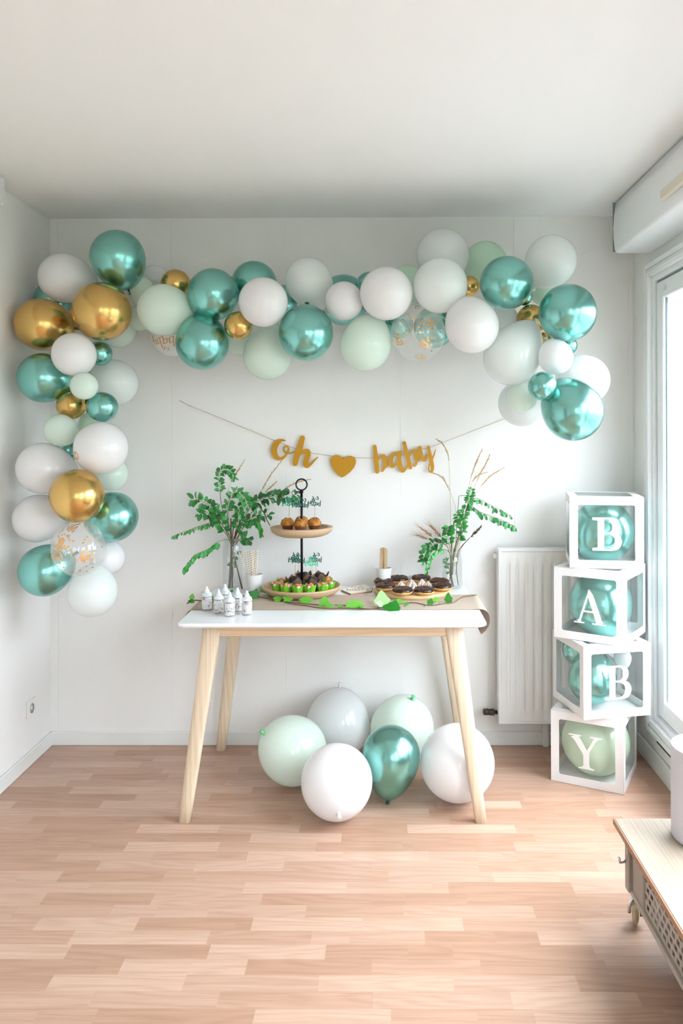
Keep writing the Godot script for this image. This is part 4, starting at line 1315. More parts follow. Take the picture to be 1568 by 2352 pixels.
func build_vases() -> void:
	# tall cylindrical vase
	var v := thing("glass_vase", "tall clear glass vase holding the big leafy bouquet", "vase", V(0.8673, 0.754, 0.0959))
	part("glass_body", turned([[Vector2(0, 0.0005), Vector2(0.040, 0.0005), Vector2(0.045, 0.004), Vector2(0.046, 0.03), Vector2(0.046, 0.19), Vector2(0.043, 0.205), Vector2(0.041, 0.214)], [Vector2(0.039, 0.214), Vector2(0.041, 0.204), Vector2(0.0435, 0.19), Vector2(0.0435, 0.014), Vector2(0.0, 0.012)]], 40), M["jar_glass"], v)
	part("rim_ring", turned([[Vector2(0.041, 0.214), Vector2(0.0445, 0.218), Vector2(0.0445, 0.228), Vector2(0.042, 0.236), Vector2(0.039, 0.236), Vector2(0.0385, 0.214)]], 40), M["jar_glass"], v)
	for k in 2:
		part("rim_thread", turned([[Vector2(0.0415, 0.2085 + 0.006 * k), Vector2(0.0437, 0.2095 + 0.006 * k), Vector2(0.0415, 0.2105 + 0.006 * k)]], 40), M["jar_glass"], v)
	# mason jar
	var j := thing("mason_jar", "clear glass mason jar holding the bouquet with wheat near the radiator", "jar", V(1.8744, 0.754, 0.0835))
	part("glass_body", turned([[Vector2(0, 0.0005), Vector2(0.040, 0.0005), Vector2(0.0455, 0.005), Vector2(0.047, 0.02), Vector2(0.047, 0.125), Vector2(0.045, 0.138), Vector2(0.041, 0.146)], [Vector2(0.039, 0.146), Vector2(0.043, 0.137), Vector2(0.0445, 0.125), Vector2(0.0445, 0.012), Vector2(0, 0.010)]], 40), M["jar_glass"], j)
	part("screw_neck", turned([[Vector2(0.041, 0.146), Vector2(0.0425, 0.149), Vector2(0.041, 0.152), Vector2(0.0425, 0.156), Vector2(0.041, 0.160), Vector2(0.0425, 0.166), Vector2(0.041, 0.172), Vector2(0.039, 0.172), Vector2(0.039, 0.146)]], 40), M["jar_glass"], j)
	var left := [
		["b", [V(0.8676, 0.9194, 0.1), V(0.8662, 0.9815, 0.1078), V(0.8486, 1.0536, 0.1156), V(0.8224, 1.1356, 0.1233), V(0.8166, 1.2121, 0.1311), V(0.8123, 1.2656, 0.1389), V(0.8251, 1.2962, 0.1467), V(0.8493, 1.3041, 0.1544), V(0.8733, 1.2918, 0.1622), V(0.8907, 1.2622, 0.17)], 0.021, 44, "p", "tall leafy branch curling over like a hook at its top"],
		["b", [V(0.8605, 0.9194, 0.1), V(0.8619, 0.9832, 0.12), V(0.8332, 1.0716, 0.14), V(0.7922, 1.1291, 0.16), V(0.7466, 1.161, 0.18), V(0.699, 1.1703, 0.2)], 0.031, 20, "b", "leafy branch with large dark round leaves reaching toward the side wall, uppermost on that side"],
		["b", [V(0.8595, 0.9194, 0.1), V(0.8588, 0.9846, 0.13), V(0.8171, 1.0789, 0.16), V(0.7736, 1.1096, 0.19), V(0.7358, 1.1128, 0.22)], 0.03, 16, "b", "short branch of dark leaves under the uppermost wall-side branch"],
		["b", [V(0.8615, 0.9194, 0.1), V(0.8551, 0.9888, 0.124), V(0.7995, 1.0575, 0.148), V(0.7495, 1.0554, 0.172), V(0.6853, 1.0335, 0.196), V(0.622, 1.011, 0.22)], 0.021, 18, "h", "thin branch of small hanging leaves pointing farthest toward the side wall"],
		["b", [V(0.8605, 0.9168, 0.1), V(0.8588, 0.9795, 0.13), V(0.8169, 0.9787, 0.16), V(0.7732, 0.9481, 0.19), V(0.7255, 0.928, 0.22), V(0.6824, 0.8741, 0.25)], 0.027, 24, "h", "drooping light green branch hanging lowest beside the glass vase"],
		["b", [V(0.8686, 0.9194, 0.1), V(0.8797, 0.9814, 0.1067), V(0.9296, 1.0938, 0.1133), V(0.9714, 1.1476, 0.12), V(1.0384, 1.1784, 0.1267), V(1.1101, 1.1788, 0.1333), V(1.1739, 1.1907, 0.14)], 0.03, 42, "d", "dense dark branch stretching behind the cupcake stand"],
		["b", [V(0.8686, 0.9194, 0.1), V(0.8864, 0.9825, 0.115), V(0.9425, 1.0652, 0.13), V(0.9955, 1.097, 0.145), V(1.053, 1.0984, 0.16)], 0.028, 18, "b", "leafy branch ending below the dense dark one beside the cupcake stand"],
		["b", [V(0.8676, 0.9194, 0.1), V(0.8898, 0.9781, 0.12), V(0.9341, 1.0563, 0.14), V(0.9827, 1.0785, 0.16), V(1.0058, 1.0558, 0.18), V(1.0177, 1.021, 0.2)], 0.025, 20, "h", "leafy branch bending down beside the upper wooden tray"],
		["b", [V(0.8676, 0.9194, 0.1), V(0.8949, 0.973, 0.12), V(0.9288, 0.9958, 0.14), V(0.9574, 0.9834, 0.16)], 0.026, 14, "b", "short leafy twig just over the vase rim on the straw cup side"],
		["b", [V(0.8656, 0.9194, 0.1), V(0.8642, 0.988, 0.1183), V(0.8527, 1.0763, 0.1367), V(0.8565, 1.1435, 0.155), V(0.8902, 1.205, 0.1733), V(0.9333, 1.1814, 0.1917), V(0.9587, 1.1384, 0.21)], 0.023, 40, "p", "pale green branch arching through the middle of the big bouquet"],
		["b", [V(0.8666, 0.9194, 0.1), V(0.8669, 0.9849, 0.1325), V(0.8431, 1.0394, 0.165), V(0.8199, 1.088, 0.1975), V(0.812, 1.1259, 0.23)], 0.027, 22, "b", "mid green branch in the heart of the big bouquet"],
		["b", [V(0.8666, 0.9194, 0.1), V(0.8772, 0.9832, 0.12), V(0.8937, 1.0463, 0.14), V(0.9075, 1.0887, 0.16), V(0.9062, 1.1407, 0.18)], 0.027, 24, "b", "upright mid green branch in the heart of the big bouquet"],
		["b", [V(0.8671, 0.7939, 0.11), V(0.8724, 0.8396, 0.11), V(0.8674, 0.8802, 0.11), V(0.8878, 0.9208, 0.11)], 0.02, 10, "b", "leafy sprig inside the tall glass vase"],
		["s", [V(0.8524, 0.7589, 0.1), V(0.8618, 0.8697, 0.1075), V(0.8695, 0.9571, 0.115), V(0.9006, 1.0442, 0.1225), V(0.9081, 1.0805, 0.13)], 0.006, 0, "", "thick brown twig among the stems of the big bouquet"],
		["s", [V(0.9137, 0.7567, 0.115), V(0.8888, 0.8609, 0.1162), V(0.869, 0.9423, 0.1175), V(0.8643, 1.0236, 0.1187), V(0.8637, 1.0795, 0.12)], 0.0035, 0, "", "dark slanting twig standing across the tall vase"],
		["s", [V(0.8633, 0.7569, 0.09), V(0.8642, 0.8673, 0.0933), V(0.8641, 0.9698, 0.0967), V(0.8762, 1.0722, 0.1)], 0.0028, 0, "", "thin straight twig in the middle of the tall vase"],
		["s", [V(0.9917, 1.1349, 0.12), V(1.0164, 1.1058, 0.1333), V(1.0309, 1.077, 0.1467), V(1.0478, 1.0509, 0.16)], 0.0025, 0, "", "bare brown twig drooping toward the upper wooden tray"],
		["g", [V(0.8656, 0.9194, 0.1), V(0.8526, 1.0733, 0.11), V(0.8524, 1.2011, 0.12), V(0.8722, 1.2523, 0.13), V(0.8943, 1.2881, 0.14), V(0.9325, 1.3463, 0.15)], 0.5, 0, "", "dry grass stalk leaning out above the hooked leafy branch"],
		["g", [V(0.8676, 0.9194, 0.1), V(0.9163, 1.0614, 0.096), V(0.967, 1.1528, 0.092), V(1.0023, 1.2086, 0.088), V(1.0377, 1.2696, 0.084), V(1.0947, 1.345, 0.08)], 0.5, 0, "", "longest dry grass stalk, its tip under the letter o of the banner"],
		["g", [V(0.8676, 0.9194, 0.1), V(0.9367, 1.0716, 0.096), V(0.9925, 1.1578, 0.092), V(1.0176, 1.1957, 0.088), V(1.0401, 1.2184, 0.084), V(1.0658, 1.2427, 0.08)], 0.45, 0, "", "short dry grass stalk below the longest one"],
		["g", [V(0.8676, 0.9194, 0.1), V(0.9363, 1.0815, 0.0933), V(1.0173, 1.1573, 0.0867), V(1.0882, 1.2001, 0.08), V(1.1234, 1.2216, 0.0733), V(1.1689, 1.2416, 0.0667), V(1.2239, 1.2534, 0.06)], 0.35, 0, "", "dry grass stalk lying behind the ring of the cupcake stand"],
	]
	for q in left:
		branch(q[0], q[1], q[2], q[3], q[4], q[5], "stems of the big bouquet")
	var right := [
		["b", [V(1.8715, 0.814, 0.09), V(1.8765, 0.9109, 0.1), V(1.9122, 1.0295, 0.11), V(1.9337, 1.1141, 0.12), V(1.9494, 1.1649, 0.13), V(1.9584, 1.2111, 0.14)], 0.02, 46, "p", "upright pale branch topping the jar bouquet"],
		["b", [V(1.8743, 0.814, 0.09), V(1.8795, 0.9162, 0.0986), V(1.9293, 1.0626, 0.1071), V(1.9398, 1.1303, 0.1157), V(1.9778, 1.1688, 0.1243), V(2.0377, 1.1428, 0.1329), V(2.0916, 1.1158, 0.1414), V(2.1387, 1.089, 0.15)], 0.022, 18, "x", "arching sprig with a row of hanging leaves, upper of two by the radiator"],
		["b", [V(1.8743, 0.814, 0.09), V(1.8821, 0.9165, 0.1), V(1.9235, 1.0629, 0.11), V(1.9505, 1.1335, 0.12), V(1.9991, 1.1066, 0.13), V(2.0641, 1.0826, 0.14), V(2.1122, 1.0642, 0.15), V(2.1529, 1.0433, 0.16)], 0.024, 22, "x", "arching sprig with a row of hanging leaves, lower of two by the radiator"],
		["b", [V(1.8699, 0.814, 0.09), V(1.8615, 0.9128, 0.112), V(1.8376, 0.9605, 0.134), V(1.7919, 0.9665, 0.156), V(1.7547, 0.945, 0.178), V(1.7343, 0.8939, 0.2)], 0.026, 34, "d", "bushy branch drooping over the jar rim toward the doughnuts"],
		["b", [V(1.8699, 0.814, 0.09), V(1.8612, 0.9134, 0.116), V(1.8314, 0.9395, 0.142), V(1.7964, 0.938, 0.168), V(1.7619, 0.8983, 0.194), V(1.7466, 0.8511, 0.22)], 0.023, 16, "h", "thin branch hanging lowest from the jar over the doughnuts"],
		["b", [V(1.8721, 0.814, 0.09), V(1.8671, 0.9128, 0.1125), V(1.8542, 0.9772, 0.135), V(1.8469, 1.0189, 0.1575), V(1.8506, 1.049, 0.18)], 0.025, 20, "b", "short leafy branch over the wheat ears side of the jar"],
		["b", [V(1.8743, 0.814, 0.09), V(1.8844, 0.9118, 0.106), V(1.8998, 0.9754, 0.122), V(1.9149, 1.0163, 0.138), V(1.9052, 1.0679, 0.154), V(1.89, 1.1026, 0.17)], 0.023, 30, "b", "mid green branch in the heart of the jar bouquet"],
		["b", [V(1.8735, 0.7682, 0.085), V(1.8631, 0.814, 0.09), V(1.8572, 0.8541, 0.095), V(1.8457, 0.8886, 0.1)], 0.017, 10, "b", "small leafy sprig inside the mason jar"],
		["s", [V(1.8807, 0.7588, 0.08), V(1.8664, 0.8356, 0.085), V(1.8719, 0.9262, 0.09), V(1.8733, 1.0053, 0.095), V(1.8826, 1.0563, 0.1)], 0.0032, 0, "", "light brown twig standing in the mason jar"],
		["s", [V(1.9022, 0.7663, 0.09), V(1.8937, 0.8426, 0.0933), V(1.9049, 0.9271, 0.0967), V(1.9522, 0.9834, 0.1)], 0.0022, 0, "", "thin straw-coloured stem slanting across the mason jar"],
		["s", [V(1.8582, 0.7672, 0.08), V(1.875, 0.8521, 0.0833), V(1.889, 0.9369, 0.0867), V(1.8975, 1.0607, 0.09), V(1.9042, 1.1479, 0.0933), V(1.9073, 1.1762, 0.0967), V(1.9416, 1.1803, 0.1)], 0.0015, 0, "", "thin bent bare stem rising in the jar bouquet"],
		["t", [V(1.8883, 0.814, 0.09), V(1.9104, 0.9272, 0.0975), V(1.9517, 0.9841, 0.105), V(1.976, 1.0101, 0.1125), V(2.0057, 1.0388, 0.12)], 0.5, 0, "", "dark bristly seed head pointing toward the radiator"],
		["w", [V(1.8715, 0.814, 0.09), V(1.8651, 0.9283, 0.104), V(1.8222, 0.9638, 0.118), V(1.7741, 0.9798, 0.132), V(1.7484, 0.99, 0.146), V(1.7092, 1.0074, 0.16)], 0.5, 0, "", "lowest of the bearded wheat ears beside the jar bouquet"],
		["w", [V(1.8715, 0.814, 0.09), V(1.868, 0.928, 0.102), V(1.8281, 0.9661, 0.114), V(1.7895, 0.9872, 0.126), V(1.7683, 1.0083, 0.138), V(1.7263, 1.0391, 0.15)], 0.5, 0, "", "middle bearded wheat ear beside the jar bouquet"],
		["w", [V(1.8715, 0.814, 0.09), V(1.871, 0.9277, 0.1), V(1.8507, 0.9627, 0.11), V(1.8249, 0.9864, 0.12), V(1.8104, 1.0055, 0.13), V(1.7683, 1.0489, 0.14)], 0.5, 0, "", "wheat ear nearest the leaves of the jar bouquet"],
		["g", [V(1.8715, 0.814, 0.09), V(1.8698, 0.9814, 0.0833), V(1.8681, 1.1494, 0.0767), V(1.864, 1.3011, 0.07), V(1.8586, 1.3629, 0.0633), V(1.8367, 1.4138, 0.0567), V(1.8061, 1.4376, 0.05)], 0.3, 0, "", "tall dry grass stalk arching up beside the last letter of the banner"],
		["g", [V(1.8732, 0.814, 0.09), V(1.8839, 0.9813, 0.0833), V(1.8933, 1.1043, 0.0767), V(1.88, 1.16, 0.07), V(1.8553, 1.2217, 0.0633), V(1.8277, 1.2638, 0.0567), V(1.7744, 1.2845, 0.05)], 0.4, 0, "", "dry grass stalk bending to the foot of the last letter of the banner"],
		["g", [V(1.8771, 0.814, 0.09), V(1.9146, 1.0379, 0.0867), V(1.9434, 1.1779, 0.0833), V(1.9552, 1.2282, 0.08), V(1.9726, 1.2898, 0.0767), V(1.99, 1.3347, 0.0733), V(2.0159, 1.3909, 0.07)], 0.45, 0, "", "dry grass stalk upright above the jar, nearest the banner of the fan of four"],
		["g", [V(1.8771, 0.814, 0.09), V(1.9202, 1.0266, 0.0867), V(1.9602, 1.1722, 0.0833), V(1.9776, 1.2141, 0.08), V(2.0063, 1.2785, 0.0767), V(2.0294, 1.3177, 0.0733), V(2.0513, 1.3654, 0.07)], 0.45, 0, "", "thickest dry grass stalk of the fan of four above the jar"],
		["g", [V(1.8771, 0.814, 0.09), V(1.92, 1.0268, 0.0883), V(1.9486, 1.1501, 0.0867), V(1.9602, 1.2229, 0.085), V(1.9773, 1.2536, 0.0833), V(2, 1.2732, 0.0817), V(2.0368, 1.2842, 0.08)], 0.35, 0, "", "short dry grass stalk curling across the fan of four above the jar"],
		["g", [V(1.8771, 0.814, 0.09), V(1.9259, 1.0152, 0.085), V(1.9718, 1.1494, 0.08), V(1.995, 1.1968, 0.075), V(2.0239, 1.2358, 0.07), V(2.0585, 1.2693, 0.065), V(2.1186, 1.3056, 0.06)], 0.4, 0, "", "dry grass stalk of the fan of four leaning most toward the radiator"],
	]
	for q in right:
		branch(q[0], q[1], q[2], q[3], q[4], q[5], "stems of the jar bouquet")


# ------------------------------------------------------------------ cupcake stand
func dish(r: float, h: float, foot: float, t: float) -> ArrayMesh:
	return turned([[Vector2(0, 0), Vector2(foot, 0)], [Vector2(foot, 0), Vector2(foot + (r - foot) * 0.45, h * 0.18), Vector2(r * 0.955, h * 0.5), Vector2(r * 0.99, h * 0.78), Vector2(r, h * 0.93), Vector2(r - 0.004, h)], [Vector2(r - 0.004, h), Vector2(r - t + 0.003, h)], [Vector2(r - t + 0.003, h), Vector2(r - t - 0.004, h * 0.8), Vector2(r - t - 0.02, h * 0.45), Vector2(foot - 0.01, t), Vector2(0, t)]], 64)


func build_stand() -> void:
	var at := V(1.1962, TABLE_Y + 0.001, 0.215)
	var s := thing("cupcake_stand", "two tier cupcake stand of wooden trays on a black metal rod with a ring", "cake stand", at)
	part("lower_tray", dish(0.176, 0.038, 0.135, 0.012), M["tray_wood"], s)
	part("upper_tray", dish(0.139, 0.039, 0.098, 0.024), M["tray_wood"], s, Transform3D(Basis(), V(0, 0.258, 0)))
	part("rod", bar([V(0, 0.010, 0), V(0, 0.257, 0), V(0, 0.455, 0)], [0.0055], 12), M["black_metal"], s)
	part("collar", turned([[Vector2(0, 0.448), Vector2(0.0085, 0.448), Vector2(0.0085, 0.462), Vector2(0, 0.462)]], 16), M["black_metal"], s)
	var ring := []
	for k in 33:
		ring.append(V(sin(TAU * k / 32) * 0.0245, 0.484 - cos(TAU * k / 32) * 0.0245, 0))
	part("carry_ring", bar(ring, [0.0034], 10), M["black_metal"], s)
	for k in [0.2525, 0.272]:
		part("washer", turned([[Vector2(0, k - 0.002), Vector2(0.011, k - 0.002), Vector2(0.011, k + 0.0045), Vector2(0, k + 0.0045)]], 16), M["black_metal"], s)
	# muffins
	var case_m := pleated(0.020, 0.0280, 0.029, 26, 0.0013)
	var cakes := []
	for i in 2:
		cakes.append(lump(0.0305, 0.027, 40 + i, 0.2))
	var bits := Mesher.new()
	bits.flat()
	for i in 11:
		var a := rng.randf() * TAU
		var e := rng.randf_range(0.25, 1.2)
		var p := V(cos(a) * cos(e) * 0.0298, 0.0285 + sin(e) * 0.0265, sin(a) * cos(e) * 0.0298)
		var hb := V(rng.randf_range(0.0012, 0.0026), rng.randf_range(0.001, 0.0018), rng.randf_range(0.0012, 0.0026))
		bits.block(p - hb, p + hb, 0.0007)
	var bits_m := bits.done()
	var n := 0
	for q in [
		[V(1.1358, 1.037, 0.225), "blueberry muffin on the upper tray, end nearest the big bouquet"],
		[V(1.1976, 1.037, 0.275), "blueberry muffin on the upper tray, foremost beside the rod"],
		[V(1.1887, 1.037, 0.15), "blueberry muffin on the upper tray, hidden behind the foremost one"],
		[V(1.2538, 1.037, 0.225), "blueberry muffin on the upper tray, end nearest the banner heart"],
	]:
		var mf := thing("muffin", q[1], "muffin", q[0] + V(0, 0.0005, 0), "muffins on the upper tray")
		mf.rotation.y = n * 1.7
		part("paper_case", case_m, M["muffin_case"], mf)
		part("muffin_top", cakes[n % 2], M["muffin_top"], mf, Transform3D(Basis(), V(0, 0.0285, 0)))
		tag(part("berry_bits", bits_m, M["berry"], mf), "", "", "", "stuff")
		n += 1
	# cupcakes in tulip papers
	var tulip_g := tulip(0.0185, 0.0245, 0.040, 0.015)
	var tulip_b := tulip(0.021, 0.036, 0.050, 0.028)
	n = 0
	for q in [
		["g", V(1.0949, 0.767, 0.27), "green-wrapped cupcake at the bouquet end of the lower tray"],
		["g", V(1.1372, 0.767, 0.302), "green-wrapped cupcake second from the bouquet end in the front row"],
		["g", V(1.1887, 0.767, 0.32), "green-wrapped cupcake in the middle of the front row of the lower tray"],
		["g", V(1.2419, 0.767, 0.316), "green-wrapped cupcake in the front row below the topper nearest the doughnuts"],
		["g", V(1.2938, 0.767, 0.286), "green-wrapped cupcake last but one of the front row, toward the doughnuts"],
		["g", V(1.3187, 0.767, 0.225), "green-wrapped cupcake at the doughnut end of the lower tray"],
		["g", V(1.1052, 0.767, 0.19), "green-wrapped cupcake behind the two at the bouquet end"],
		["b", V(1.1677, 0.767, 0.238), "chocolate cupcake in brown paper beside the stand rod, bouquet side"],
		["b", V(1.2465, 0.767, 0.242), "chocolate cupcake in brown paper beside the stand rod, doughnut side"],
		["g", V(1.3025, 0.767, 0.155), "green-wrapped cupcake at the back of the doughnut end"],
		["b", V(1.1937, 0.767, 0.13), "chocolate cupcake hidden behind the stand rod"],
		["b", V(1.2698, 0.767, 0.135), "chocolate cupcake in brown paper with its tall paper point at the back"],
	]:
		var green: bool = q[0] == "g"
		var cc := thing("cupcake", q[2], "cupcake", q[1] + V(0, 0.0005, 0), "cupcakes on the lower tray")
		cc.rotation.y = 0.4 + n * 1.13
		part("tulip_paper", tulip_g if green else tulip_b, M["green_paper" if green else "brown_paper"], cc)
		var cake := lump(0.0205 if green else 0.029, 0.017 if green else 0.024, 60 + n % 3, 0.3)
		part("cake_top", cake, M["cake_orange" if green else "cake_choc"], cc, Transform3D(Basis(), V(0, 0.034 if green else 0.044, 0)))
		if green:
			part("inner_paper", tulip(0.017, 0.0215, 0.041, 0.010), M["paper_pink"], cc, Transform3D(Basis(Vector3.UP, 0.78), V(0, 0.002, 0)))
		n += 1
	# script toppers, read from behind
	for q in [
		[V(1.1385, 1.1616, 0.225), "g", "oh baby topper in the muffin nearest the big bouquet"],
		[V(1.1881, 1.161, 0.275), "d", "oh baby topper in the foremost muffin, in front of the rod"],
		[V(1.1899, 1.1473, 0.15), "d", "oh baby topper in the muffin behind the rod"],
		[V(1.2517, 1.1613, 0.225), "d", "oh baby topper in the muffin nearest the banner heart"],
		[V(1.1663, 0.9153, 0.238), "d", "dark oh baby topper in the chocolate cupcake by the rod, bouquet side"],
		[V(1.1705, 0.8931, 0.13), "d", "dark oh baby topper hidden behind another by the rod"],
		[V(1.2402, 0.8987, 0.242), "l", "pale shiny oh baby topper toward the doughnuts, in front"],
		[V(1.2483, 0.8988, 0.135), "d", "dark oh baby topper behind the pale shiny one"],
	]:
		var tp := thing("cake_topper", q[2], "cake topper", q[0], "green oh baby toppers")
		var m := Mesher.new()
		m.flat()
		for st in script_strokes("oh"):
			m.stroke(moved(st, 0.17, V(0.002, 0.014, 0), 0.1, -1.0, 0.95), 0.0012, null, 3)
		for st in script_strokes("baby"):
			m.stroke(moved(st, 0.205, V(0.000, -0.004, 0), 0.0, -1.0, 0.95), 0.0012, null, 3)
		m.stroke([V(-0.024, -0.012, 0.0016), V(0.0, -0.0145, 0.0016), V(0.024, -0.010, 0.0016)], 0.0012, null, 3)
		part("script_cutout", m.done(), M["topper_" + q[1]], tp)
		var low := -0.098 if q[0].y > 1.0 else -0.095
		part("pick", bar([V(0.004, 0.0, -0.001), V(0.004, low, -0.001)], [0.0012], 8), M["stick_wood"], tp)


func pleated(r0: float, r1: float, h: float, pleats: int, depth: float) -> ArrayMesh:
	var m := Mesher.new()
	m.flat()
	var n := pleats * 2
	for k in n:
		var a := TAU * k / n
		var b := TAU * (k + 1) / n
		var da := depth if k % 2 else 0.0
		var db := 0.0 if k % 2 else depth
		var p0 := V(cos(a) * (r0 - da * 0.6), 0, sin(a) * (r0 - da * 0.6))
		var p1 := V(cos(b) * (r0 - db * 0.6), 0, sin(b) * (r0 - db * 0.6))
		var q0 := V(cos(a) * (r1 - da), h, sin(a) * (r1 - da))
		var q1 := V(cos(b) * (r1 - db), h, sin(b) * (r1 - db))
		m.quad(p0, q0, q1, p1)
		m.tri(p0, p1, V(0, 0, 0))
		m.tri(q1, q0, V(0, h * 0.9, 0))
	return m.done()


func lump(r: float, h: float, seed_: int, rough: float) -> ArrayMesh:
	# risen cake dome with an uneven crust
	var key := "lump_%d_%d_%d" % [roundi(r * 10000), seed_, roundi(rough * 100)]
	if cache.has(key):
		return cache[key]
	var f := noise(1.1, seed_, 3)
	var m := Mesher.new()
	m.smooth(1)
	var grid := []
	for i in 11:
		var row := []
		var e := PI * (0.5 - (i / 10.0) * 0.56)
		for k in 28:
			var a := TAU * k / 28
			var d := V(cos(a) * cos(e), sin(e), sin(a) * cos(e))
			var s := 1.0 + rough * f.get_noise_3dv(d * 1.6)
			row.append(V(d.x * r, d.y * h, d.z * r) * s)
		grid.append(row)
	for i in 10:
		for k in 28:
			var j := (k + 1) % 28
			m.quad(grid[i + 1][k], grid[i][k], grid[i][j], grid[i + 1][j])
	cache[key] = m.done()
	return cache[key]


func tulip(r0: float, r1: float, h: float, point: float) -> ArrayMesh:
	# folded square paper: a cup whose four corners stand up and flare
	var key := "tulip_%d_%d" % [roundi(r0 * 10000), roundi(h * 10000)]
	if cache.has(key):
		return cache[key]
	var m := Mesher.new()
	m.flat()
	var n := 40
	var grid := []
	for i in 7:
		var row := []
		for k in n:
			var a := TAU * k / n
			var c := pow(absf(fposmod(a / (PI / 2), 1.0) * 2.0 - 1.0), 1.1)
			var top := h - 0.006 + point * c
			var u := i / 6.0
			var fold := 0.0012 * sin(a * 8.0) * u
			var r := lerpf(r0, r1, pow(u, 0.7)) + fold + 0.006 * c * u * u
			row.append(V(cos(a) * r, top * u, sin(a) * r))
		grid.append(row)
	for i in 6:
		for k in n:
			var j := (k + 1) % n
			m.quad(grid[i][k], grid[i + 1][k], grid[i + 1][j], grid[i][j])
			var sh := 0.985
			var f := V(sh, 1, sh)
			m.quad(grid[i][j] * f, grid[i + 1][j] * f, grid[i + 1][k] * f, grid[i][k] * f)
	for k in n:
		m.tri(grid[0][k], grid[0][(k + 1) % n], V(0, 0, 0))
	cache[key] = m.done()
	return cache[key]


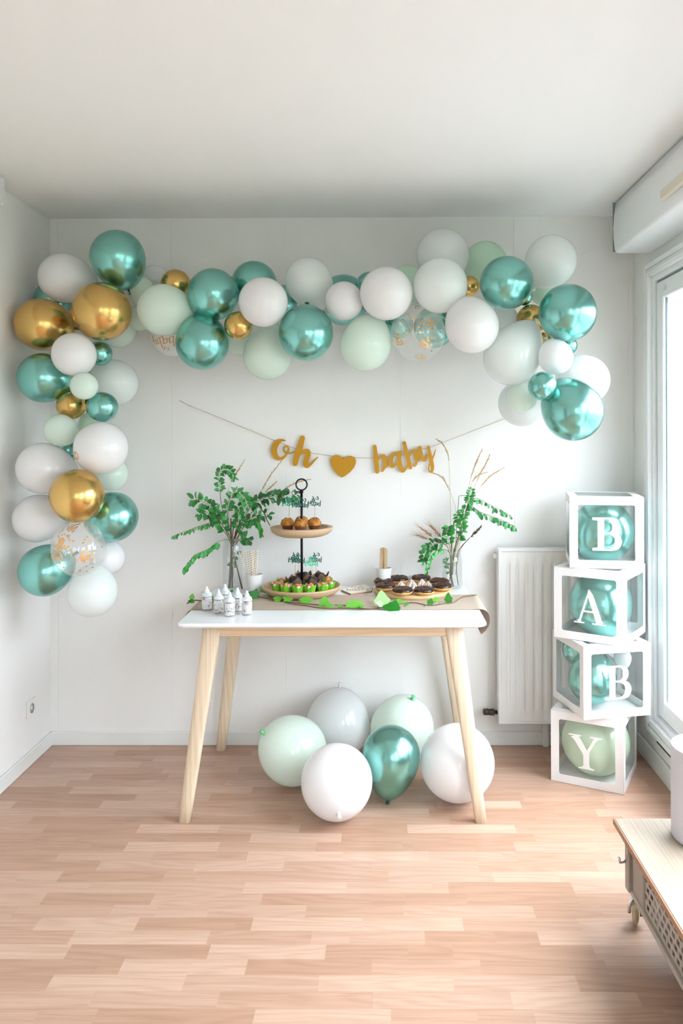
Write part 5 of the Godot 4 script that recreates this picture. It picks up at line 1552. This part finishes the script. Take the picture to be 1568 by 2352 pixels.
# ------------------------------------------------------------------ doughnuts
func build_doughnuts() -> void:
	var b := thing("serving_board", "round pale wooden board under the chocolate doughnuts", "serving board", V(1.687, TABLE_Y + 0.001, 0.192))
	part("board_disc", turned([[Vector2(0, 0), Vector2(0.166, 0)], [Vector2(0.166, 0), Vector2(0.170, 0.003), Vector2(0.1715, 0.009), Vector2(0.170, 0.016), Vector2(0.167, 0.0185)], [Vector2(0.167, 0.0185), Vector2(0, 0.0185)]], 64), M["board_wood"], b)
	var ring := []
	for k in 17:
		var a := -PI / 2 + TAU * k / 16
		ring.append(Vector2(0.0255 + 0.0185 * cos(a), 0.0145 + 0.0145 * sin(a)))
	var dough := turned([ring], 40)
	# glaze: upper part of the ring, a little proud, with a wavy lower edge
	var f := noise(0.8, 9, 2)
	var gm := Mesher.new()
	gm.smooth(1)
	var grid := []
	for k in 48:
		var a := TAU * k / 48
		var low := 0.02 + 0.22 * f.get_noise_2d(cos(a) * 2.2, sin(a) * 2.2)
		var row := []
		for i in 11:
			var e := lerpf(low, PI - 0.1, i / 10.0)
			var out := 1.0 + (0.10 if i > 0 else 0.0)
			if i == 10:
				out = 1.0
			var rr := 0.0255 + 0.0185 * out * cos(e)
			row.append(V(cos(a) * rr, 0.0145 + 0.0145 * out * sin(e), sin(a) * rr))
		grid.append(row)
	for k in 48:
		for i in 10:
			var j := (k + 1) % 48
			gm.quad(grid[k][i], grid[k][i + 1], grid[j][i + 1], grid[j][i])
	var glaze := gm.done()
	var cm := Mesher.new()
	cm.flat()
	for i in 190:
		var a := rng.randf() * TAU
		var e := rng.randf_range(0.45, 2.7)
		var rr := 0.0255 + 0.0204 * cos(e)
		var p := V(cos(a) * rr, 0.0145 + 0.0162 * sin(e), sin(a) * rr)
		var h := V(rng.randf_range(0.001, 0.0022), rng.randf_range(0.001, 0.0018), rng.randf_range(0.001, 0.0022))
		cm.block(p - h, p + h, 0.0005)
	var crumbs := cm.done()
	var n := 0
	for q in [
		[V(1.5589, 0.774, 0.1276), "chocolate doughnut at the back beside the paper spoon cup"],
		[V(1.6288, 0.774, 0.0639), "chocolate doughnut in the back row between two others and the meringues"],
		[V(1.7343, 0.774, 0.0478), "chocolate doughnut in the back row closest to the mason jar"],
		[V(1.8127, 0.774, 0.1298), "chocolate doughnut tucked behind another at the jar end of the board"],
		[V(1.5673, 0.774, 0.2366), "chocolate doughnut in front of the spoon-cup one, behind the pale ivy leaf"],
		[V(1.8163, 0.774, 0.2386), "chocolate doughnut at the jar end of the board, dough side showing"],
		[V(1.6398, 0.774, 0.3293), "chocolate doughnut foremost, nearest the pale round ivy leaf"],
		[V(1.7328, 0.774, 0.3279), "chocolate doughnut foremost, nearest the jar end of the ivy"],
	]:
		var d := thing("doughnut", q[1], "doughnut", q[0], "chocolate doughnuts on the board")
		d.rotation.y = n * 0.9
		part("dough_ring", dough, M["dough"], d)
		part("chocolate_glaze", glaze, M["chocolate"], d)
		tag(part("chocolate_crumbs", crumbs, M["choc_crumb"], d), "", "", "", "stuff")
		n += 1
	# piped meringues: twisted ridges to a point
	var mm := Mesher.new()
	mm.smooth(1)
	var ms := Mesher.new()
	ms.smooth(1)
	for sgn in 2:
		var rows := []
		for i in 15:
			var u := i / 14.0
			var row := []
			for k in 48:
				var a := TAU * k / 48
				var star := cos(6.0 * a + 5.0 * u)
				var r := 0.0225 * pow(1.0 - u, 0.75) * (1.0 + 0.22 * star) * (1.0 if u > 0.08 else 0.9)
				if sgn == 1:
					r *= 0.93 + 0.02 * star
				row.append(V(cos(a) * r, 0.034 * pow(u, 0.9), sin(a) * r))
			rows.append(row)
		var into: Mesher = mm if sgn == 0 else ms
		for i in 14:
			for k in 48:
				var stripe := (k + int(5.0 * i / 14.0 * 48 / TAU / 6.0 * 6.0)) % 8
				if (sgn == 0) == (stripe != 4):
					var j := (k + 1) % 48
					if sgn == 1:
						into.quad(rows[i][k] * 1.07, rows[i + 1][k] * 1.07, rows[i + 1][j] * 1.07, rows[i][j] * 1.07)
					else:
						into.quad(rows[i][k], rows[i + 1][k], rows[i + 1][j], rows[i][j])
	var whole := Mesher.new()
	var pale := mm.done()
	var cocoa := ms.done()
	n = 0
	for q in [
		[V(1.6371, 0.774, 0.1831), "meringue nearest the spoon cup end of the doughnut board"],
		[V(1.6839, 0.774, 0.1767), "tallest meringue in the middle of the doughnut board"],
		[V(1.7317, 0.774, 0.1612), "meringue behind the gap of the two foremost doughnuts"],
		[V(1.7588, 0.774, 0.1841), "meringue nearest the jar end of the doughnut board"],
		[V(1.6926, 0.774, 0.2607), "meringue foremost between the two front doughnuts"],
	]:
		var me := thing("meringue", q[1], "meringue", q[0], "meringues on the doughnut board")
		me.rotation.y = n * 0.7
		var sc: float = [0.9, 1.1, 1.05, 0.85, 1.0][n]
		me.scale = Vector3.ONE * sc
		part("meringue_swirl", pale, M["meringue_pale"], me)
		part("cocoa_streak", cocoa, M["meringue_cocoa"], me)
		n += 1


# ------------------------------------------------------------------ cups, straws, bottles, card
func build_small_things() -> void:
	var cup_m := [[Vector2(0, 0.001), Vector2(0.028, 0.001)], [Vector2(0.028, 0.001), Vector2(0.0375, 0.074)], [Vector2(0.0375, 0.074), Vector2(0.0392, 0.075), Vector2(0.0396, 0.0768), Vector2(0.0385, 0.078), Vector2(0.0365, 0.0765)], [Vector2(0.0365, 0.0765), Vector2(0.027, 0.006), Vector2(0, 0.006)]]
	var c1 := thing("paper_cup", "white paper cup holding gold striped straws", "cup", V(0.976, 0.754, 0.155), "white paper cups")
	part("cup_body", turned(cup_m, 36), M["paper_white"], c1)
	var c2 := thing("paper_cup", "white paper cup holding flat wooden sticks behind the doughnuts", "cup", V(1.5601, 0.754, 0.09), "white paper cups")
	part("cup_body", turned(cup_m, 36), M["paper_white"], c2, Transform3D(Basis().scaled(V(0.98, 1.21, 0.98)), Vector3.ZERO))
	for q in [
		[V(0.9451, 0.8012, 0.15), V(0.9016, 0.9279, 0.13), "striped paper straw leaning out farthest from its cup"],
		[V(0.952, 0.8022, 0.155), V(0.9297, 0.9329, 0.14), "paper straw next to the leaning one"],
		[V(0.9652, 0.804, 0.165), V(0.9462, 0.9373, 0.16), "third paper straw counted from the leaning one"],
		[V(0.9626, 0.7993, 0.14), V(0.9532, 0.9349, 0.13), "fourth paper straw counted from the leaning one"],
		[V(0.976, 0.8049, 0.17), V(0.9731, 0.939, 0.165), "middle paper straw of the bundle"],
		[V(0.9753, 0.8012, 0.15), V(0.9801, 0.9373, 0.14), "paper straw just past the middle of the bundle"],
		[V(0.9837, 0.804, 0.165), V(0.9908, 0.9398, 0.15), "last paper straw, at the cupcake stand side of the cup"],
		[V(0.9719, 0.8059, 0.175), V(0.9681, 0.9393, 0.18), "paper straw at the back of the bundle"],
		[V(0.9759, 0.7984, 0.135), V(0.9708, 0.9273, 0.12), "paper straw at the front of the bundle"],
	]:
		var dir: Vector3 = (q[1] - q[0]).normalized()
		var base: Vector3 = q[0] - dir * 0.045
		var s := thing("paper_straw", q[2], "straw", base, "gold striped paper straws")
		var ln: float = (q[1] - base).length()
		s.basis = tip_to(dir)
		part("straw_tube", turned([[Vector2(0.003, 0), Vector2(0.003, ln)], [Vector2(0.003, ln), Vector2(0.0024, ln)], [Vector2(0.0024, ln), Vector2(0.0024, ln - 0.01)]], 12), M["paper_white"], s)
		var sp := Mesher.new()
		sp.smooth(1)
		var y := 0.05 + rng.randf() * 0.01
		while y < ln - 0.004:
			sp.lathe([Vector2(0.0031, y), Vector2(0.00315, y + 0.0015), Vector2(0.0031, y + 0.003)], 12)
			y += 0.0105
		part("gold_band", sp.done(), M["straw_gold"], s)
	for q in [
		[V(1.5557, 0.8154, 0.095), V(1.5786, 0.9361, 0.085), "wooden stick in the paper cup, hindmost of three"],
		[V(1.567, 0.8145, 0.09), V(1.5898, 0.9379, 0.09), "wooden stick in the paper cup, middle of three"],
		[V(1.5781, 0.8163, 0.1), V(1.6009, 0.9349, 0.1), "wooden stick in the paper cup, foremost of three"],
	]:
		var dir: Vector3 = (q[1] - q[0]).normalized()
		var base: Vector3 = q[0] - dir * 0.055
		var s := thing("wooden_stick", q[2], "wooden stick", base, "wooden sticks in the paper cup")
		s.basis = aim(V(1, 0, 0.25), dir)
		var ln: float = (q[1] - base).length()
		var m := Mesher.new()
		m.flat()
		var poly := PackedVector2Array([Vector2(-0.0055, 0), Vector2(0.0055, 0)])
		for k in 9:
			var a := PI * k / 8
			poly.append(Vector2(0.0078 * cos(a), ln - 0.0078 + 0.0078 * sin(a)))
		m.cutout(poly, 0.0016)
		part("stick_blade", m.done(), M["stick_wood"], s)
	# mini bottles with pearls
	var body := turned([[Vector2(0, 0.0005), Vector2(0.017, 0.0005), Vector2(0.0205, 0.004), Vector2(0.0207, 0.012), Vector2(0.0195, 0.017), Vector2(0.0207, 0.022), Vector2(0.0207, 0.044), Vector2(0.0195, 0.050), Vector2(0.016, 0.054), Vector2(0.016, 0.058)]], 28)
	var cap_m := pleated(0.0188, 0.0182, 0.013, 30, 0.0008)
	var flange := turned([[Vector2(0.0, 0.0), Vector2(0.0205, 0.0)], [Vector2(0.0205, 0.0), Vector2(0.0205, 0.003), Vector2(0.018, 0.0045), Vector2(0, 0.0045)]], 28)
	var nipple := turned([[Vector2(0.0135, 0), Vector2(0.0128, 0.003), Vector2(0.0100, 0.0055), Vector2(0.0090, 0.010), Vector2(0.0078, 0.0135), Vector2(0.0055, 0.016), Vector2(0.0050, 0.020), Vector2(0.0046, 0.0235), Vector2(0.0026, 0.0255), Vector2(0, 0.026)]], 22)
	var bead := SphereMesh.new()
	bead.radius = 0.0033
	bead.height = 0.0066
	bead.radial_segments = 12
	bead.rings = 6
	var spots := []
	for lay in 10:
		for k in 24:
			var ring_r := 0.0165 if k < 15 else (0.0098 if k < 22 else 0.003)
			var a := (TAU * k / 15.0 if k < 15 else TAU * k / 7.0) + lay * 0.21
			spots.append(V(cos(a) * ring_r, 0.0048 + lay * 0.0047 + rng.randf() * 0.001, sin(a) * ring_r))
	var mms := []
	for tone in 2:
		var mm := MultiMesh.new()
		mm.transform_format = MultiMesh.TRANSFORM_3D
		mm.mesh = bead
		var mine := []
		for i in spots.size():
			if (hash(i * 31) % 9 == 0) == (tone == 1):
				mine.append(spots[i])
		mm.instance_count = mine.size()
		for i in mine.size():
			mm.set_instance_transform(i, Transform3D(Basis(), mine[i]))
		mms.append(mm)
	for q in [
		[V(0.8435, 0.754, 0.5278), "mini baby bottle filled with pearls closest to the ivy twig end of the table"],
		[V(0.9027, 0.754, 0.5838), "mini baby bottle of pearls, second along the front of the bottle cluster"],
		[V(0.9076, 0.754, 0.4771), "mini baby bottle of pearls hidden at the back of the bottle cluster"],
		[V(0.9569, 0.754, 0.6357), "mini baby bottle of pearls standing foremost on the white table edge"],
		[V(0.9723, 0.754, 0.5528), "mini baby bottle of pearls just behind the foremost one, toward the straw cup"],
		[V(1.0204, 0.754, 0.6131), "mini baby bottle of pearls standing apart at the wooden stand side of the cluster"],
	]:
		var bt := thing("baby_bottle", q[1], "baby bottle", q[0] + V(0, 0.0008, 0), "mini baby bottles filled with pearls")
		part("bottle_body", body, M["bottle_plastic"], bt)
		var cap := part("screw_cap", cap_m, M["cap_plastic"], bt, Transform3D(Basis(), V(0, 0.055, 0)))
		part("cap_flange", flange, M["cap_plastic"], cap, Transform3D(Basis(), V(0, 0.0, 0)))
		part("nipple", nipple, M["nipple_silicone"], bt, Transform3D(Basis(), V(0, 0.068, 0)))
		var fill := Node3D.new()
		fill.name = numbered("candy_pearls")
		add_child(fill)
		fill.position = q[0] + V(0, 0.0012, 0)
		tag(fill, "white and brown candy pearls filling the %s" % q[1].replace("mini baby bottle filled with pearls", "mini bottle").replace("mini baby bottle of pearls,", "mini bottle").replace("mini baby bottle of pearls", "mini bottle"), "candy", "candy pearls in the bottles", "stuff")
		for tone in 2:
			var mi := MultiMeshInstance3D.new()
			mi.name = ["white_pearls", "brown_pearls"][tone]
			mi.multimesh = mms[tone]
			mi.material_override = M[["pearl_white", "pearl_brown"][tone]]
			mi.rotation.y = q[0].x * 40.0
			fill.add_child(mi)
	# plaque with gold script
	var outline: Array = [V(1.3684, 0.762, 0.1631), V(1.3927, 0.762, 0.1187), V(1.4719, 0.762, 0.0267), V(1.51, 0.762, 0.1014), V(1.5066, 0.762, 0.186), V(1.4143, 0.762, 0.2494)]
	var mid := Vector3.ZERO
	for p in outline:
		mid += p / outline.size()
	mid.y = TABLE_Y + 0.001
	var card := thing("name_plaque", "white angular plaque with gold oh baby script lying between stand and doughnuts", "plaque", mid)
	for lay in 2:
		var poly := PackedVector2Array()
		for p in outline:
			var d: Vector3 = p - mid
			poly.append(Vector2(d.x, -d.z) * (1.0 if lay == 0 else 0.985))
		var m := Mesher.new()
		m.flat()
		m.cutout(poly, 0.006 if lay == 0 else 0.0006)
		part("wood_back" if lay == 0 else "white_face", m.done(), M["tray_dark" if lay == 0 else "paper_white"], card, Transform3D(Basis(Vector3.RIGHT, -PI / 2), V(0, 0.003 if lay == 0 else 0.0064, 0)))
	var ink := Mesher.new()
	ink.flat()
	for st in script_strokes("oh"):
		ink.stroke(moved(st, 0.30, V(0.0, 0.030, 0), 0.1, 1.0, 0.8), 0.0004, null, 3)
	for st in script_strokes("baby"):
		ink.stroke(moved(st, 0.36, V(0.0, -0.012, 0), 0.0, 1.0, 0.8), 0.0004, null, 3)
	ink.stroke([V(0.056, 0.012, 0.005), V(0.055, -0.016, 0.003)], 0.0004, null, 2)
	ink.stroke([V(0.055, -0.024, 0.005), V(0.055, -0.026, 0.005)], 0.0004, null, 2)
	part("gold_script", ink.done(), M["gold_ink"], card, Transform3D(Basis(Vector3.RIGHT, -PI / 2).scaled_local(V(1.0, 1.25, 1)), V(0, 0.0069, 0)))


# ------------------------------------------------------------------ ivy along the runner
func ivy_leaf() -> ArrayMesh:
	if cache.has("ivy"):
		return cache["ivy"]
	# five-lobed leaf, unit long, root at the origin, tip along +x
	var half := [Vector2(0.02, 0.0), Vector2(-0.08, 0.10), Vector2(-0.12, 0.22), Vector2(-0.06, 0.34), Vector2(0.06, 0.38), Vector2(0.18, 0.40), Vector2(0.30, 0.47), Vector2(0.42, 0.49), Vector2(0.50, 0.42), Vector2(0.58, 0.33), Vector2(0.70, 0.27), Vector2(0.84, 0.17), Vector2(0.94, 0.08), Vector2(1.0, 0.0)]
	var m := Mesher.new()
	m.smooth(1)
	for s in [-1, 1]:
		for i in half.size() - 1:
			var a: Vector2 = half[i]
			var b: Vector2 = half[i + 1]
			var ca := V(clampf(a.x * 0.9 + 0.04, 0.0, 1.0), 0, 0)
			var cb := V(clampf(b.x * 0.9 + 0.04, 0.0, 1.0), 0, 0)
			var pa := V(a.x, 0.10 * a.y - 0.12 * a.y * a.y * 2.0 - 0.08 * a.x * a.x, a.y * s)
			var pb := V(b.x, 0.10 * b.y - 0.12 * b.y * b.y * 2.0 - 0.08 * b.x * b.x, b.y * s)
			ca.y = -0.08 * ca.x * ca.x
			cb.y = -0.08 * cb.x * cb.x
			if s > 0:
				m.quad(ca, pa, pb, cb)
			else:
				m.quad(ca, cb, pb, pa)
	cache["ivy"] = m.done()
	return cache["ivy"]


func build_ivy() -> void:
	var pts: Array = [V(0.7397, 0.758, 0.4282), V(0.7548, 0.758, 0.3771), V(0.79, 0.758, 0.3773), V(0.8619, 0.758, 0.4036), V(0.9301, 0.758, 0.3255), V(0.9743, 0.758, 0.2527), V(1.0255, 0.758, 0.2991), V(1.1141, 0.758, 0.3708), V(1.1783, 0.758, 0.4478), V(1.2447, 0.758, 0.4811), V(1.3279, 0.758, 0.5219), V(1.4161, 0.758, 0.5224), V(1.4836, 0.758, 0.5464), V(1.536, 0.758, 0.5152), V(1.6022, 0.758, 0.4588), V(1.6756, 0.758, 0.4175), V(1.7449, 0.758, 0.4762), V(1.807, 0.758, 0.4352), V(1.8483, 0.758, 0.4186), V(1.8989, 0.758, 0.3143), V(1.9662, 0.758, 0.2692)]
	var pts2: Array = [V(1.1147, 0.759, 0.3756), V(1.2124, 0.759, 0.4276), V(1.3051, 0.759, 0.4532), V(1.3956, 0.759, 0.4621), V(1.469, 0.759, 0.5193), V(1.5396, 0.759, 0.5277)]
	var o := thing("ivy_garland", "trailing ivy vine with lobed leaves laid along the kraft runner", "ivy", pts[0])
	for i in pts.size():
		pts[i] += V(0, 0.004 * (0.5 + 0.5 * sin(i * 1.7)), 0)
	var path := shifted(curve(pts, 4), pts[0])
	part("vine_stem", bar(path, taper(path.size(), 0.0026, 0.0014), 7), M["stem_brown"], o)
	var p2 := shifted(curve(pts2, 4), pts[0])
	part("vine_stem", bar(p2, taper(p2.size(), 0.0018, 0.0014), 7), M["stem_brown"], o)
	for q in [
		[V(0.7459, 0.76, 0.3475), 0.0243, 1.3963, 1, 0],
		[V(0.754, 0.76, 0.4122), 0.0262, 3.4907, 0.3, 1],
		[V(0.8592, 0.76, 0.2802), 0.0224, 1.2217, 0.5, 1],
		[V(0.8448, 0.76, 0.3658), 0.0243, 1.7453, 0.7, 1],
		[V(0.8849, 0.76, 0.2051), 0.0187, 1.0472, 0.4, 1],
		[V(0.9978, 0.76, 0.3031), 0.0449, 3.4907, 0.9, 1],
		[V(1.0288, 0.76, 0.1673), 0.0411, 0.1745, 0.35, 0],
		[V(0.9933, 0.76, 0.2155), 0.0262, 5.236, 0.5, 1],
		[V(1.0571, 0.76, 0.309), 0.0112, 0, 0.3, 0],
		[V(1.1131, 0.76, 0.3628), 0.0374, 0.5236, 0.3, 0],
		[V(1.1459, 0.76, 0.4485), 0.0206, 4.3633, 0.3, 0],
		[V(1.1568, 0.76, 0.3719), 0.0411, 0.2618, 0.4, 0],
		[V(1.2369, 0.76, 0.3984), 0.0523, 0.4363, 0.35, 0],
		[V(1.3139, 0.76, 0.4504), 0.0486, 1.3963, 0.85, 0],
		[V(1.34, 0.76, 0.4909), 0.0374, 0.1745, 0.2, 0],
		[V(1.3796, 0.76, 0.4992), 0.0243, 2.9671, 0.2, 0],
		[V(1.4255, 0.76, 0.4914), 0.0374, 1.0472, 0.8, 0],
		[V(1.4469, 0.76, 0.4915), 0.0486, 3.4907, 0.45, 0],
		[V(1.4722, 0.76, 0.5078), 0.0187, 0.3491, 0.3, 0],
		[V(1.5519, 0.76, 0.4116), 0.071, 1.6581, 1, 2],
		[V(1.543, 0.76, 0.4758), 0.0336, 4.0143, 0.5, 2],
		[V(1.6012, 0.76, 0.5206), 0.0561, 1.3963, 0.6, 1],
		[V(1.5852, 0.76, 0.5325), 0.0636, 3.3161, 0.3, 1],
		[V(1.6265, 0.76, 0.418), 0.0336, 0.1745, 0.3, 0],
		[V(1.654, 0.76, 0.4683), 0.0262, 5.7596, 0.3, 0],
		[V(1.7252, 0.76, 0.5094), 0.015, 5.236, 0.4, 0],
		[V(1.7524, 0.76, 0.4408), 0.0299, 1.309, 0.7, 1],
		[V(1.7797, 0.76, 0.3848), 0.0262, 1.0472, 0.5, 0],
		[V(1.8293, 0.76, 0.3851), 0.0374, 1.7453, 0.9, 1],
		[V(1.8353, 0.76, 0.3131), 0.0206, 1.4835, 0.9, 1],
		[V(1.7877, 0.76, 0.4527), 0.0112, 4.7124, 0.3, 0],
	]:
		var at: Vector3 = q[0] - pts[0]
		var size: float = q[1]
		var h: float = q[2]
		var tilt: float = q[3]
		# heading in the table plane, lifted and turned to the room as tilt grows
		var dir := V(cos(h), 0.06 + tilt * 0.9 * absf(sin(h)), -sin(h) * (1.0 - 0.75 * tilt))
		var up := V(0, 1.0 - 0.85 * tilt, 0.15 + 1.1 * tilt)
		var root := at - dir.normalized() * size * 0.45 + V(0, 0.005 + 0.012 * tilt, 0.004 + 0.02 * tilt)
		part("leaf", ivy_leaf(), M["leaf_i%d" % q[4]], o, Transform3D(aim(dir, up).scaled_local(Vector3.ONE * size), root))
		part("leaf_stalk", bar([root + dir.normalized() * size * 0.03, root - V(0, 0.003 + tilt * 0.006, 0.01)], [0.0007, 0.0009], 5), M["stem_green"], o)


# ------------------------------------------------------------------ low cart with the white bin
func build_cart() -> void:
	var x0 := 2.252
	var c := thing("rolling_cart", "low rolling bench with pale wood top, perforated side and clear castors", "bench", V(2.5, 0, 1.9))
	var o := V(-2.5, 0, -1.9)
	part("bench_top", box(V(x0 + 0.003, 0.279, 1.318) + o, V(2.72, 0.296, 2.55) + o, 0.002), M["cart_wood"], c)
	part("edge_band", box(V(x0 - 0.001, 0.2785, 1.317) + o, V(x0 + 0.003, 0.2955, 2.55) + o, 0.001), M["cart_edge"], c)
	part("upper_rail", box(V(x0 + 0.022, 0.262, 1.36) + o, V(x0 + 0.05, 0.279, 2.5) + o, 0.003), M["cart_metal"], c)
	part("corner_post", box(V(x0 + 0.018, 0.118, 1.372) + o, V(x0 + 0.06, 0.279, 1.405) + o, 0.003), M["cart_post"], c)
	part("corner_block", box(V(x0 + 0.030, 0.122, 1.405) + o, V(x0 + 0.06, 0.272, 1.50) + o, 0.004), M["cart_post"], c)
	part("lower_rail", box(V(x0 + 0.026, 0.112, 1.36) + o, V(x0 + 0.045, 0.127, 2.5) + o, 0.002), M["cart_metal"], c)
	part("tray_floor", box(V(x0 + 0.04, 0.112, 1.40) + o, V(2.70, 0.118, 2.5) + o, 0.001), M["cart_post"], c)
	part("latch_hook", bar([V(x0 + 0.02, 0.20, 1.38) + o, V(x0 + 0.002, 0.196, 1.38) + o, V(x0 - 0.002, 0.212, 1.38) + o], [0.005, 0.005, 0.004], 8), M["chrome"], c)
	# perforated sheet: strips and bridges leave rows of oblong holes
	var sheet := Mesher.new()
	sheet.flat()
	var ys := 0.128
	var k := 0
	while ys < 0.255:
		sheet.block(V(x0 + 0.036, ys, 1.50) + o, V(x0 + 0.039, ys + 0.010, 2.5) + o, 0.0004)
		var z := 1.50 + (0.016 if k % 2 else 0.0)
		while z < 2.49:
			sheet.block(V(x0 + 0.0362, ys + 0.010, z) + o, V(x0 + 0.0388, ys + 0.024, minf(z + 0.012, 2.5)) + o, 0.0003)
			z += 0.032
		ys += 0.024
		k += 1
	sheet.block(V(x0 + 0.036, ys, 1.50) + o, V(x0 + 0.039, 0.264, 2.5) + o, 0.0004)
	part("perforated_grille", sheet.done(), M["cart_metal"], c)
	for w in [V(2.306, 0, 1.345), V(2.66, 0, 1.36), V(2.306, 0, 2.45), V(2.66, 0, 2.45)]:
		var cw := part("caster_wheel", turned([[Vector2(0, -0.010), Vector2(0.018, -0.010), Vector2(0.028, -0.008), Vector2(0.034, -0.002), Vector2(0.034, 0.002), Vector2(0.028, 0.008), Vector2(0.018, 0.010), Vector2(0, 0.010)]], 28), M["wheel_amber"], c, Transform3D(Basis(V(0, 1, 0), V(1, 0, 0.25).normalized(), V(0, 1, 0).cross(V(1, 0, 0.25).normalized())), w + o + V(0, 0.0345, 0.012)))
		var fork := []
		for q in 9:
			var a := PI * q / 8
			fork.append(w + o + V(-0.019 * cos(a), 0.034 + 0.045 * sin(a), 0.012))
		part("caster_fork", bar(fork, [0.0055], 10), M["chrome"], c)
		part("axle_cap", bar([w + o + V(0.012, 0.034, 0.014), w + o + V(0.026, 0.034, 0.018)], [0.011], 14), M["chrome"], c)
		part("caster_stem", bar([w + o + V(0, 0.077, 0.012), w + o + V(0, 0.115, 0.012)], [0.007], 10), M["chrome"], c)
	var b := thing("white_bin", "round white bin standing on the low bench by the window", "bin", V(2.497, 0.2965, 1.44))
	var r := 0.108
	part("bin_body", turned([[Vector2(0, 0), Vector2(r - 0.006, 0)], [Vector2(r - 0.006, 0), Vector2(r - 0.001, 0.004), Vector2(r, 0.012), Vector2(r, 0.262), Vector2(r - 0.001, 0.265)], [Vector2(r - 0.001, 0.265), Vector2(r - 0.004, 0.265)], [Vector2(r - 0.004, 0.265), Vector2(r - 0.005, 0.02), Vector2(0, 0.015)]], 56), M["bin_white"], b)
	# crumpled wrapping inside
	var f := noise(9.0, 77, 3)
	var cm := Mesher.new()
	cm.flat()
	var grid := []
	for i in 9:
		var row := []
		for q in 30:
			var a := TAU * q / 30
			var rr := (r - 0.012) * i / 8.0
			row.append(V(cos(a) * rr, 0.268 + 0.045 * f.get_noise_2d(cos(a) * rr * 2.0 + 3.0, sin(a) * rr * 2.0) - 0.05 * pow(i / 8.0, 4.0), sin(a) * rr))
		grid.append(row)
	for i in 8:
		for q in 30:
			var j := (q + 1) % 30
			cm.quad(grid[i][q], grid[i][j], grid[i + 1][j], grid[i + 1][q])
	var w := thing("wrapping_film", "crumpled bluish white wrapping sticking out of the white bin", "wrapping", V(2.497, 0.2965, 1.44))
	part("crumpled_sheet", cm.done(), M["liner"], w)
